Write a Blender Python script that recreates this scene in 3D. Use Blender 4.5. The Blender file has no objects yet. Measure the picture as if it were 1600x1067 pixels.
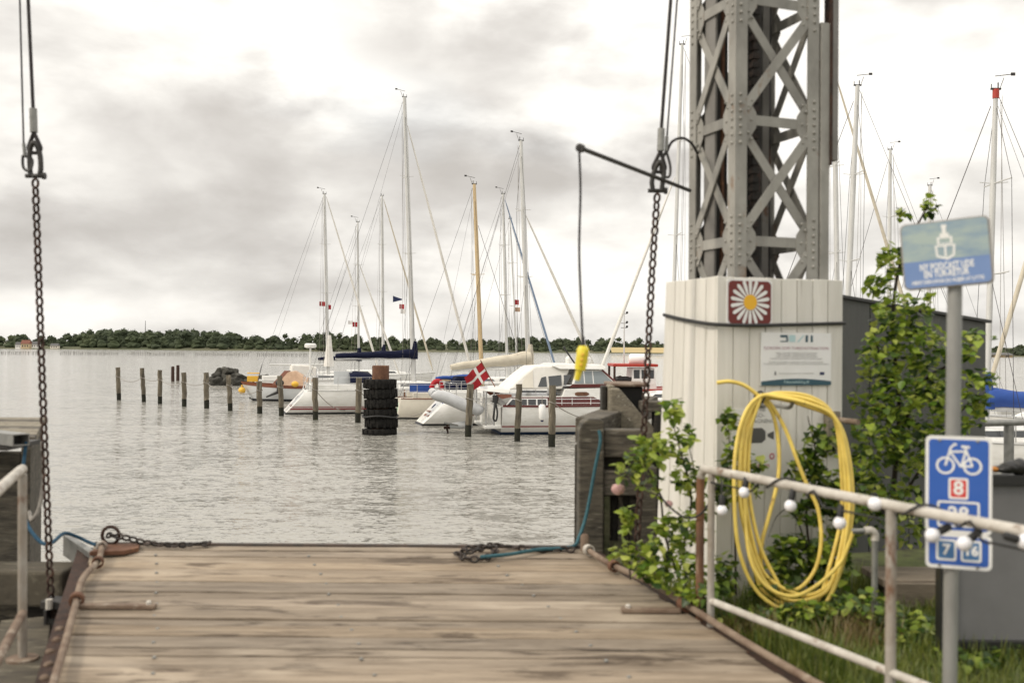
import bpy, bmesh, math, random
from mathutils import Vector, Matrix, noise
random.seed(7)
R = math.radians
sc = bpy.context.scene
col = sc.collection
# ------------------------------------------------------------------ camera
FPX = 1556.0                                   # focal length in pixels of the 1600 px wide photograph
CAM = Vector((0, 0, 3.0))                      # 3.0 m above the water, 1.6 m above the deck
CR = Matrix.Rotation(R(90.295), 4, 'X') @ Matrix.Rotation(R(0.42), 4, 'Z')
cd = bpy.data.cameras.new('camera'); cam = bpy.data.objects.new('camera', cd); col.objects.link(cam)
cam.matrix_world = Matrix.Translation(CAM) @ CR
cd.sensor_width = 36; cd.lens = 36 * FPX / 1600; cd.clip_start = .05; cd.clip_end = 6000
cd.dof.use_dof = True; cd.dof.focus_distance = 42; cd.dof.aperture_fstop = 2.0
sc.camera = cam
# ------------------------------------------------------------------ light
SUN_AZ, SUN_EL = R(-112), R(40)                 # azimuth from +Y towards +X
SD = Vector((math.sin(SUN_AZ) * math.cos(SUN_EL), math.cos(SUN_AZ) * math.cos(SUN_EL), math.sin(SUN_EL)))
sl = bpy.data.lights.new('sun', 'SUN'); sl.energy = 1.5; sl.angle = R(10); sl.color = (1, .90, .76)
so = bpy.data.objects.new('sun', sl); col.objects.link(so)
so.rotation_euler = (-SD).to_track_quat('-Z', 'Y').to_euler()
so.location = (-20, 0, 30)
vs = sc.view_settings
vs.view_transform = 'Standard'; vs.look = 'None'; vs.gamma = 1; vs.exposure = 0.45; vs.use_curve_mapping = False
sc.cycles.use_denoising = True
sc.cycles.max_bounces = 6; sc.cycles.transparent_max_bounces = 8
sc.cycles.sample_clamp_indirect = 6
w = bpy.data.worlds.new('World'); sc.world = w; w.use_nodes = True

class NT:
    """small node-tree helper"""
    def __init__(s, tree): s.t = tree
    def n(s, typ, **kw):
        nd = s.t.nodes.new(typ)
        for k, v in kw.items():
            if k == 'inp':
                for i, val in v.items():
                    if isinstance(val, bpy.types.NodeSocket): s.t.links.new(val, nd.inputs[i])
                    else: nd.inputs[i].default_value = val
            else: setattr(nd, k, v)
        return nd
    def m(s, op, a, b=0.0, c=0.0, clamp=False):
        nd = s.n('ShaderNodeMath', operation=op, use_clamp=clamp, inp={0: a, 1: b, 2: c}); return nd.outputs[0]
    def mix(s, f, a, b):
        nd = s.n('ShaderNodeMix', data_type='RGBA', inp={0: f, 6: a, 7: b}); return nd.outputs[2]
    def mapr(s, v, a, b, c, d):
        nd = s.n('ShaderNodeMapRange', inp={0: v, 1: a, 2: b, 3: c, 4: d}); return nd.outputs[0]
    def noise(s, vec, scale, detail=4, rough=.5, dist=0.0):
        nd = s.n('ShaderNodeTexNoise', inp={'Scale': scale, 'Detail': detail, 'Roughness': rough, 'Distortion': dist})
        if vec is not None: s.t.links.new(vec, nd.inputs['Vector'])
        return nd.outputs[0]

def build_world():
    t = w.node_tree; t.nodes.clear(); k = NT(t)
    sky = k.n('ShaderNodeTexSky', sky_type='NISHITA', sun_disc=False, sun_elevation=SUN_EL, sun_rotation=SUN_AZ, air_density=1.2, dust_density=3.0)
    skyc = k.n('ShaderNodeVectorMath', operation='SCALE', inp={0: sky.outputs[0], 3: .09})
    tc = k.n('ShaderNodeTexCoord'); d = tc.outputs['Generated']
    sp = k.n('ShaderNodeSeparateXYZ', inp={0: d})
    az = k.m('ARCTAN2', sp.outputs[0], sp.outputs[1])
    el = k.m('ARCSINE', sp.outputs[2])
    # flat cloud layers seen in perspective
    zz = k.m('ADD', k.m('MAXIMUM', sp.outputs[2], 0.0), .26)
    px = k.m('DIVIDE', sp.outputs[0], zz); py = k.m('DIVIDE', sp.outputs[1], zz)
    pv = k.n('ShaderNodeCombineXYZ', inp={0: px, 1: py, 2: 3.7}).outputs[0]
    n1 = k.noise(pv, 1.5, 6, .5, .15)
    wv = k.n('ShaderNodeVectorMath', operation='MULTIPLY', inp={0: d, 1: (3.2, 3.2, 7)}).outputs[0]
    n3 = k.noise(wv, 1.6, 8, .52, .25); n2 = k.noise(wv, 4.2, 6, .5, .2)
    azw = k.m('ADD', az, k.m('MULTIPLY', k.m('SUBTRACT', n2, .5), .16))
    elw = k.m('ADD', el, k.m('MULTIPLY', k.m('SUBTRACT', n3, .5), .10))
    base = k.m('ADD', k.m('MULTIPLY', k.m('SUBTRACT', n1, .5), 1.25), k.m('MULTIPLY', k.m('SUBTRACT', n2, .5), .75))
    tot = k.m('ADD', k.m('MULTIPLY_ADD', k.m('SUBTRACT', n3, .5), 1.5, base), .62)
    def pa(x, y):
        r = CR.to_3x3() @ Vector(((x - 800) / FPX, -(y - 533.5) / FPX, -1)); r.normalize()
        return math.atan2(r.x, r.y), math.asin(r.z)
    # cloud banks of this sky: (photo x, y, half width, half height, amount)
    for x, y, rx, ry, a in [(880, 275, 220, 46, -.56), (330, 385, 300, 60, -.26), (760, 50, 190, 55, -.36), (290, 195, 230, 70, -.28), (650, 245, 240, 40, -.22),
                            (500, 110, 60, 70, .30), (120, 110, 130, 120, .20), (1350, 200, 330, 210, .30), (130, 500, 420, 40, .22), (900, 430, 330, 60, .26),
                            (1560, 440, 160, 90, -.20), (560, 330, 260, 38, -.18), (600, 145, 60, 28, .25), (1440, 30, 180, 40, -.20), (90, 300, 120, 50, .16)]:
        a0, e0 = pa(x, y)
        u = k.m('DIVIDE', k.m('SUBTRACT', azw, a0), rx / FPX); v = k.m('DIVIDE', k.m('SUBTRACT', elw, e0), ry / FPX)
        g = k.m('EXPONENT', k.m('MULTIPLY', k.m('ADD', k.m('MULTIPLY', u, u), k.m('MULTIPLY', v, v)), -.7))
        tot = k.m('MULTIPLY_ADD', g, a * 1.15, tot)
    r = k.n('ShaderNodeValToRGB', inp={0: tot}); e = r.color_ramp.elements
    e[0].position = 0.0; e[0].color = (.45, .425, .395, 1); e[1].position = 1.0; e[1].color = (.90, .87, .815, 1)
    q = e.new(.30); q.color = (.545, .52, .488, 1); q = e.new(.55); q.color = (.66, .635, .595, 1); q = e.new(.78); q.color = (.80, .77, .72, 1)
    # a little clear sky between the clouds
    gap = k.mapr(k.noise(pv, .8, 4, .5), .62, .80, 0, .35)
    out = k.mix(gap, r.outputs[0], skyc.outputs[0])
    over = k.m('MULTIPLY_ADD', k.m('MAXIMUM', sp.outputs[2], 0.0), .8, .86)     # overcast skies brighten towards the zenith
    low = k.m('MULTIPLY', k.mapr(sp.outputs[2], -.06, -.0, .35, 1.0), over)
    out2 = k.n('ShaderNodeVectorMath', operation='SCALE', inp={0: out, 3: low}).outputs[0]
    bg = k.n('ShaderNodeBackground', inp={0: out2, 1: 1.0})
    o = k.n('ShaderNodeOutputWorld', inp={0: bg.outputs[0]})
build_world()

# ------------------------------------------------------------------ pixel -> place
def ray(x, y): return (CR.to_3x3() @ Vector(((x - 800) / FPX, -(y - 533.5) / FPX, -1)))
def W(x, y, Y):                                # the point at distance Y in front of the camera
    r = ray(x, y); return CAM + r * (Y / r.y)
def G(x, y, z=0.0):                            # the point at height z
    r = ray(x, y); return CAM + r * ((z - CAM.z) / r.z)

# ------------------------------------------------------------------ materials
MATS = {}
def mat(name, c1, c2=None, scale=6, stretch=(1, 1, 1), rough=.6, metal=0, bump=0, bscale=30, rnd=0.0, lo=.4, hi=.65,
        c3=None, s3=3, lo3=.58, hi3=.68, detail=5, spec=.5, trans=0, coat=0, rrnd=0, subs=0):
    m = bpy.data.materials.new(name); m.use_nodes = True; t = m.node_tree; k = NT(t)
    b = t.nodes['Principled BSDF']
    tc = k.n('ShaderNodeTexCoord'); oi = k.n('ShaderNodeObjectInfo')
    off = k.n('ShaderNodeVectorMath', operation='SCALE', inp={0: (7.3, 3.1, 5.7), 3: oi.outputs['Random']})
    ad = k.n('ShaderNodeVectorMath', operation='ADD', inp={0: tc.outputs['Object'], 1: off.outputs[0]})
    mp = k.n('ShaderNodeVectorMath', operation='MULTIPLY', inp={0: ad.outputs[0], 1: stretch})
    v = mp.outputs[0]
    c = (*c1, 1)
    if c2:
        f = k.mapr(k.noise(v, scale, detail, .6), lo, hi, 0, 1)
        c = k.mix(f, c, (*c2, 1))
    if c3:
        f3 = k.mapr(k.noise(v, s3, 6, .65), lo3, hi3, 0, 1)
        c = k.mix(f3, c, (*c3, 1))
    if rnd:
        h = k.n('ShaderNodeHueSaturation', inp={'Value': k.mapr(oi.outputs['Random'], 0, 1, 1 - rnd, 1 + rnd), 'Color': c}); c = h.outputs[0]
    if isinstance(c, bpy.types.NodeSocket): t.links.new(c, b.inputs['Base Color'])
    else: b.inputs['Base Color'].default_value = c
    b.inputs['Roughness'].default_value = rough; b.inputs['Metallic'].default_value = metal
    b.inputs['Specular IOR Level'].default_value = spec
    if rrnd: t.links.new(k.mapr(k.noise(v, scale * 2, 4, .6), .3, .7, rough - rrnd, rough + rrnd), b.inputs['Roughness'])
    if trans: b.inputs['Transmission Weight'].default_value = trans
    if coat: b.inputs['Coat Weight'].default_value = coat
    if subs: b.inputs['Subsurface Weight'].default_value = subs; b.inputs['Subsurface Radius'].default_value = (.02, .02, .02)
    if bump:
        bp = k.n('ShaderNodeBump', inp={'Strength': bump, 'Distance': .02, 'Height': k.noise(v, bscale, 5, .6)})
        t.links.new(bp.outputs[0], b.inputs['Normal'])
    MATS[name] = m; return m

def leaf_mat(name, c1, c2):
    m = bpy.data.materials.new(name); m.use_nodes = True; t = m.node_tree; k = NT(t); b = t.nodes['Principled BSDF']
    g = k.n('ShaderNodeNewGeometry'); oi = k.n('ShaderNodeObjectInfo')
    f = k.m('FRACT', k.m('ADD', g.outputs['Random Per Island'], oi.outputs['Random']))
    c = k.mix(f, (*c1, 1), (*c2, 1))
    t.links.new(c, b.inputs['Base Color']); b.inputs['Roughness'].default_value = .42; b.inputs['Specular IOR Level'].default_value = .5
    tr = k.n('ShaderNodeBsdfTranslucent', inp={0: c}); ms = k.n('ShaderNodeMixShader', inp={0: .38, 1: b.outputs[0], 2: tr.outputs[0]})
    t.links.new(ms.outputs[0], t.nodes['Material Output'].inputs[0]); MATS[name] = m

def deck_mat():
    m = bpy.data.materials.new('deck_wood'); m.use_nodes = True; t = m.node_tree; k = NT(t); b = t.nodes['Principled BSDF']
    P = k.n('ShaderNodeNewGeometry').outputs['Position']; rd = k.n('ShaderNodeObjectInfo').outputs['Random']
    off = k.n('ShaderNodeVectorMath', operation='SCALE', inp={0: (31.7, 3.1, 5.7), 3: rd}); pp = k.n('ShaderNodeVectorMath', operation='ADD', inp={0: P, 1: off.outputs[0]}).outputs[0]
    def st(v, sc_): return k.n('ShaderNodeVectorMath', operation='MULTIPLY', inp={0: v, 1: sc_}).outputs[0]
    grain = k.noise(st(pp, (2.2, 55, 20)), 1.0, 4, .65, .6); streak = k.noise(st(pp, (.9, 11, 8)), 1.0, 6, .65, .8)
    blot = k.noise(st(pp, (1.5, 9, 6)), 1.0, 6, .66, .5); worn = k.noise(st(P, (1.1, 2.2, 1)), 1.0, 4, .6, .3); crack = k.noise(st(pp, (1.3, 75, 30)), 1.0, 2, .5, 1.2)
    c = k.mix(k.mapr(streak, .33, .68, 0, 1), (.385, .315, .235, 1), (.175, .137, .097, 1))
    c = k.mix(k.mapr(grain, .35, .72, 0, .7), c, (.14, .10, .065, 1))
    c = k.mix(k.mapr(worn, .5, .70, 0, .5), c, (.47, .395, .305, 1))
    c = k.mix(k.mapr(blot, .55, .64, 0, .9), c, (.075, .052, .033, 1))
    c = k.mix(k.mapr(crack, .66, .72, 0, .8), c, (.04, .03, .022, 1))
    hs = k.n('ShaderNodeHueSaturation', inp={'Value': k.mapr(rd, 0, 1, .78, 1.18), 'Saturation': k.mapr(k.m('FRACT', k.m('MULTIPLY', rd, 7.3)), 0, 1, .92, 1.1), 'Color': c})
    t.links.new(hs.outputs[0], b.inputs['Base Color']); b.inputs['Roughness'].default_value = .78
    h = k.m('SUBTRACT', grain, k.mapr(crack, .66, .72, 0, .8)); bp = k.n('ShaderNodeBump', inp={'Strength': .7, 'Distance': .006, 'Height': h}); t.links.new(bp.outputs[0], b.inputs['Normal']); MATS['deck_wood'] = m
deck_mat()
mat('deck_edge', (.05, .042, .036), (.09, .06, .045), 8, rough=.7)
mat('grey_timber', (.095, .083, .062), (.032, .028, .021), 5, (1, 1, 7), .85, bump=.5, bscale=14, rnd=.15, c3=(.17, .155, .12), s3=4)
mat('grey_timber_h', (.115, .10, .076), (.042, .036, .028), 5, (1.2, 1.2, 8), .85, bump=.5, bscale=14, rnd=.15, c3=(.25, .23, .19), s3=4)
mat('pale_timber', (.26, .23, .175), (.14, .122, .09), 6, (3, 3, 6), .85, bump=.6, bscale=14, rnd=.1, c3=(.45, .42, .35), s3=6)
mat('bench_wood', (.22, .18, .135), (.14, .115, .085), 4, (.6, 5, 5), .8, bump=.4, rnd=.08)
mat('moss_timber', (.11, .105, .06), (.06, .065, .03), 5, (1, 1, 3), .9, bump=.5, bscale=16, rnd=.1, c3=(.2, .22, .05), s3=3)
mat('dark_timber', (.032, .028, .022), (.017, .015, .012), 6, (1, 1, 5), .85, bump=.4, bscale=18, rnd=.2)
mat('pile_wood', (.14, .12, .085), (.065, .055, .04), 4, (3, 3, .6), .88, bump=.5, bscale=9, rnd=.15, c3=(.26, .23, .18), s3=3)
mat('pile_wet', (.014, .014, .011), (.026, .027, .018), 6, rough=.7, spec=.2, bump=.4, c3=(.04, .045, .02), s3=7)
mat('platform_wood', (.085, .072, .05), (.045, .038, .028), 3, (1, 5, 1), .85, bump=.4, bscale=14, rnd=.08, c3=(.2, .18, .13), s3=5)
mat('rust', (.14, .066, .036), (.10, .045, .025), 9, rough=.85, bump=.5, bscale=30, c3=(.30, .15, .07), s3=7)
mat('rust_tan', (.22, .165, .12), (.12, .075, .05), 8, rough=.8, bump=.4, bscale=30, c3=(.36, .31, .25), s3=6)
mat('rust_dark', (.055, .027, .017), (.026, .016, .012), 16, rough=.75, metal=.2, bump=.4, bscale=60, c3=(.11, .05, .028), s3=14)
mat('chain_black', (.03, .027, .025), (.05, .035, .028), 16, rough=.6, metal=.3, bump=.4, bscale=60)
mat('black_steel', (.022, .021, .02), (.04, .036, .032), 9, rough=.5, bump=.2)
mat('wire', (.03, .026, .026), rough=.5, metal=.5)
mat('galv', (.28, .28, .265), (.20, .20, .19), 12, rough=.5, metal=.35, bump=.15, c3=(.22, .21, .19), s3=5)
mat('galv_pole', (.31, .31, .295), (.24, .24, .23), 8, (1, 1, .3), rough=.45, metal=.25, bump=.1)
mat('rail_paint', (.52, .49, .44), (.36, .33, .285), 7, (1, 1, 1), .65, bump=.3, c3=(.16, .10, .062), s3=6, lo3=.57, hi3=.66)
mat('rail_rust', (.36, .34, .305), (.24, .20, .155), 6, (1, 1, .5), .75, bump=.4, c3=(.15, .075, .04), s3=5, lo3=.58, hi3=.66)
mat('rust_orange', (.20, .095, .045), (.11, .058, .035), 6, (1, 1, .4), .8, bump=.4, c3=(.36, .27, .19), s3=5, lo3=.6, hi3=.68)
mat('pale_green', (.42, .55, .42), (.36, .48, .37), 4, rough=.4)
mat('tower_paint', (.335, .325, .295), (.205, .197, .178), 3.5, (1, 1, .6), rough=.6, bump=.2, rnd=.09, lo=.38, hi=.7, c3=(.19, .11, .06), s3=5, lo3=.62, hi3=.72)
mat('tower_dark', (.045, .042, .038), (.028, .026, .024), 3, rough=.7, bump=.2, c3=(.11, .06, .04), s3=3)
mat('tower_mid', (.21, .20, .185), (.15, .142, .13), 3, rough=.65, bump=.2, c3=(.13, .075, .05), s3=4, lo3=.64, hi3=.72)
mat('board_white', (.73, .71, .655), (.62, .60, .545), 3.4, (4, 4, .35), .65, bump=.3, bscale=20, rnd=.06, lo=.38, hi=.72, c3=(.34, .31, .25), s3=6, lo3=.63, hi3=.78)
mat('shed_grey', (.095, .097, .093), (.068, .07, .067), 2.5, (1, 1, .3), .6, bump=.15, rnd=.06, c3=(.15, .15, .14), s3=4)
mat('shed_trim', (.06, .06, .06), rough=.6)
mat('hose_yellow', (.76, .58, .13), (.62, .46, .10), 9, rough=.45, rnd=.05, c3=(.36, .24, .06), s3=12, lo3=.64)
mat('yellow_plastic', (.72, .60, .03), (.64, .52, .03), 12, rough=.4, c3=(.3, .25, .05), s3=30, lo3=.7, hi3=.76)
mat('white_plastic', (.80, .80, .78), rough=.35)
mat('bulb_glass', (.80, .80, .83), rough=.12, coat=.6, subs=.3)
mat('black_rubber', (.02, .02, .02), rough=.6)
mat('tyre', (.012, .0115, .011), (.02, .019, .017), 7, rough=.8, bump=.5, bscale=18, c3=(.022, .02, .017), s3=5, spec=.12)
mat('sign_blue', (.035, .115, .44), (.03, .105, .41), 4, rough=.35, coat=.2)
mat('sign_blue_dim', (.06, .17, .36), rough=.4)
mat('sign_white', (.80, .80, .79), (.75, .75, .73), 6, rough=.4)
mat('sign_red', (.60, .035, .03), rough=.4)
mat('sign_maroon', (.15, .018, .014), rough=.42)
mat('sign_yellow', (.80, .44, .02), rough=.4)
mat('sign_sky', (.36, .44, .42), (.22, .31, .40), 3, (2, 2, 6), rough=.4, c3=(.10, .17, .26), s3=5, lo3=.62, hi3=.75)
mat('sign_sea', (.17, .26, .49), (.15, .24, .46), 5, rough=.4)
mat('sign_frame', (.30, .28, .26), (.22, .2, .18), 9, rough=.55)
mat('print_grey', (.42, .42, .41), rough=.6)
mat('print_dark', (.09, .09, .09), rough=.6)
mat('print_pink', (.45, .10, .14), rough=.6)
mat('print_rose', (.42, .25, .30), rough=.6)
mat('print_teal', (.03, .085, .115), rough=.5)
mat('print_aqua', (.45, .62, .64), rough=.5)
mat('panel_grey', (.16, .16, .163), (.135, .135, .137), 3, rough=.5)
mat('black_frame', (.018, .018, .018), rough=.45)
mat('rope_blue', (.012, .055, .10), (.02, .08, .14), 40, rough=.85, bump=.6, bscale=120)
mat('rope_teal', (.025, .095, .12), (.05, .14, .165), 40, rough=.85, bump=.6, bscale=120)
mat('rope_grey', (.30, .28, .25), (.22, .2, .18), 30, rough=.9)
mat('gelcoat', (.76, .755, .73), (.68, .675, .64), 2.5, (1, 1, 3), rough=.28, coat=.3, c3=(.52, .49, .42), s3=4, lo3=.60, hi3=.8)
mat('dinghy_grey', (.50, .51, .52), (.42, .43, .44), 4, rough=.5)
mat('gelcoat_cream', (.68, .64, .55), (.62, .58, .50), 2.5, rough=.35, coat=.2)
mat('gelcoat_pale', (.60, .62, .63), (.55, .57, .58), 2.5, rough=.3, coat=.2)
mat('antifoul', (.02, .022, .028), rough=.6)
mat('antifoul_blue', (.02, .05, .12), rough=.6)
mat('antifoul_red', (.16, .025, .018), (.12, .02, .015), 5, rough=.6)
mat('stripe_red', (.28, .03, .035), rough=.4)
mat('maroon', (.105, .016, .013), (.085, .014, .012), 3, rough=.35, coat=.3)
mat('mahogany', (.20, .06, .025), (.14, .04, .018), 6, (1, 8, 8), rough=.4, coat=.3)
mat('navy_canvas', (.007, .009, .026), (.012, .015, .038), 6, spec=.15, rough=.9, bump=.3, bscale=12)
mat('blue_canvas', (.02, .065, .28), (.025, .08, .32), 5, rough=.8, bump=.4, bscale=8)
mat('cream_canvas', (.58, .53, .43), (.50, .45, .36), 4, rough=.85, bump=.4, bscale=8)
mat('white_canvas', (.72, .70, .66), (.64, .62, .57), 3, rough=.8, bump=.4, bscale=6)
mat('blue_grey', (.22, .29, .40), (.18, .24, .34), 4, rough=.8)
mat('orange_canvas', (.52, .36, .25), (.42, .28, .19), 4, rough=.85)
mat('alu', (.60, .60, .585), (.52, .52, .505), 6, (1, 1, .3), rough=.45, metal=.1)
mat('spruce', (.58, .44, .25), (.50, .37, .20), 5, (6, 6, .6), rough=.45, coat=.2)
mat('stainless', (.62, .62, .62), rough=.25, metal=.9)
mat('glass_dark', (.02, .024, .028), rough=.06, spec=.9)
mat('glass_clear', (.16, .19, .20), rough=.05, spec=.9)
mat('buoy_yellow', (.72, .42, .04), rough=.45)
mat('flag_red', (.36, .012, .02), rough=.8)
mat('flag_white', (.70, .68, .66), rough=.8)
mat('flag_navy', (.02, .03, .09), rough=.8)
mat('red_paint', (.42, .04, .025), (.36, .035, .02), 5, rough=.45)
mat('stone', (.055, .053, .044), (.028, .027, .022), 2.2, rough=.9, bump=.6, bscale=5, rnd=.2, c3=(.12, .115, .095), s3=2)
mat('bark', (.055, .042, .032), (.035, .028, .022), 12, (3, 3, .8), .9, bump=.6)
mat('house_wall', (.62, .58, .50), (.55, .51, .44), 2, rough=.8)
mat('house_ochre', (.48, .38, .24), (.42, .33, .2), 2, rough=.8)
mat('house_white', (.74, .73, .70), rough=.8)
mat('roof_red', (.19, .07, .045), (.15, .06, .04), 2, rough=.8)
mat('roof_grey', (.10, .10, .10), rough=.8)
mat('far_wood', (.03, .042, .02), (.055, .072, .03), .07, rough=.9, lo=.35, hi=.7, c3=(.085, .10, .042), s3=.05, lo3=.55, hi3=.72, bump=1.0, bscale=.5)  # tree greens lightened in place of distance haze
mat('far_shore', (.065, .075, .035), (.10, .095, .05), .03, (1, .2, 1), .95)
mat('field', (.42, .33, .17), (.36, .30, .15), .02, rough=.95)
mat('soil', (.05, .045, .028), (.035, .034, .02), 3, rough=.95, bump=.8, bscale=12, c3=(.10, .12, .04), s3=2, lo3=.45, hi3=.6)
mat('thistle', (.50, .30, .30), (.40, .26, .22), 30, rough=.8)
mat('skin_orange', (.45, .18, .03), rough=.7)
leaf_mat('leaf', (.10, .19, .02), (.36, .45, .06))
leaf_mat('leaf_dark', (.022, .052, .010), (.09, .15, .028))  # dark leaf green, deepened to put the shade under foliage into colour
leaf_mat('leaf_tip', (.22, .31, .035), (.52, .56, .13))
leaf_mat('grass_blade', (.06, .11, .015), (.24, .26, .055))
leaf_mat('dry_grass', (.24, .18, .08), (.15, .11, .045))

def water_mat():
    m = bpy.data.materials.new('water'); m.use_nodes = True; t = m.node_tree; k = NT(t); b = t.nodes['Principled BSDF']
    b.inputs['Base Color'].default_value = (.31, .30, .27, 1); b.inputs['Roughness'].default_value = .10; b.inputs['IOR'].default_value = 1.333
    g = k.n('ShaderNodeNewGeometry'); P = g.outputs['Position']
    def lay(sx, sy, rot, detail, rough, dist, amp):
        mp = k.n('ShaderNodeMapping', inp={0: P, 2: (0, 0, R(rot)), 3: (sx, sy, 1)})
        nd = k.n('ShaderNodeTexNoise', inp={'Vector': mp.outputs[0], 'Scale': 1.0, 'Detail': detail, 'Roughness': rough, 'Distortion': dist})
        s0 = k.n('ShaderNodeVectorMath', operation='SUBTRACT', inp={0: nd.outputs['Color'], 1: (.5, .5, .5)})
        return k.n('ShaderNodeVectorMath', operation='MULTIPLY', inp={0: s0.outputs[0], 1: (amp * .6, amp, 0)}).outputs[0]
    v = (0, 0, 1)
    for L in (lay(1.0, 2.6, 12, 3, .6, .7, .60), lay(3.4, 7.5, -8, 3, .6, .8, .95), lay(9, 17, 5, 2, .6, .5, .95), lay(.22, .6, 6, 2, .5, .2, .26)):
        v = k.n('ShaderNodeVectorMath', operation='ADD', inp={0: v, 1: L}).outputs[0]
    mp = k.n('ShaderNodeMapping', inp={0: P, 2: (0, 0, R(4)), 3: (1.5, 5.5, 1)}); st = k.mapr(k.noise(mp.outputs[0], 1.0, 4, .6, .9), .60, .70, 0, -.55)   # scattered steep wavelets
    v = k.n('ShaderNodeVectorMath', operation='ADD', inp={0: v, 1: k.n('ShaderNodeCombineXYZ', inp={0: 0.0, 1: st, 2: 0.0}).outputs[0]}).outputs[0]
    v = k.n('ShaderNodeVectorMath', operation='NORMALIZE', inp={0: v}).outputs[0]
    t.links.new(v, b.inputs['Normal']); MATS['water'] = m
water_mat()

# ------------------------------------------------------------------ mesh helpers
def spline(pts, n=8, closed=False):
    P = [Vector(p) for p in pts]; L = len(P); out = []
    for i in range(L if closed else L - 1):
        p0 = P[(i - 1) % L] if closed or i > 0 else P[0] * 2 - P[1]
        p1 = P[i]; p2 = P[(i + 1) % L]
        p3 = P[(i + 2) % L] if closed or i + 2 < L else p2 * 2 - p1
        for j in range(n):
            t = j / n
            out.append(.5 * ((2 * p1) + (p2 - p0) * t + (2 * p0 - 5 * p1 + 4 * p2 - p3) * t * t + (3 * p1 - p0 - 3 * p2 + p3) * t ** 3))
    if not closed: out.append(P[-1])
    return out

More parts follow.
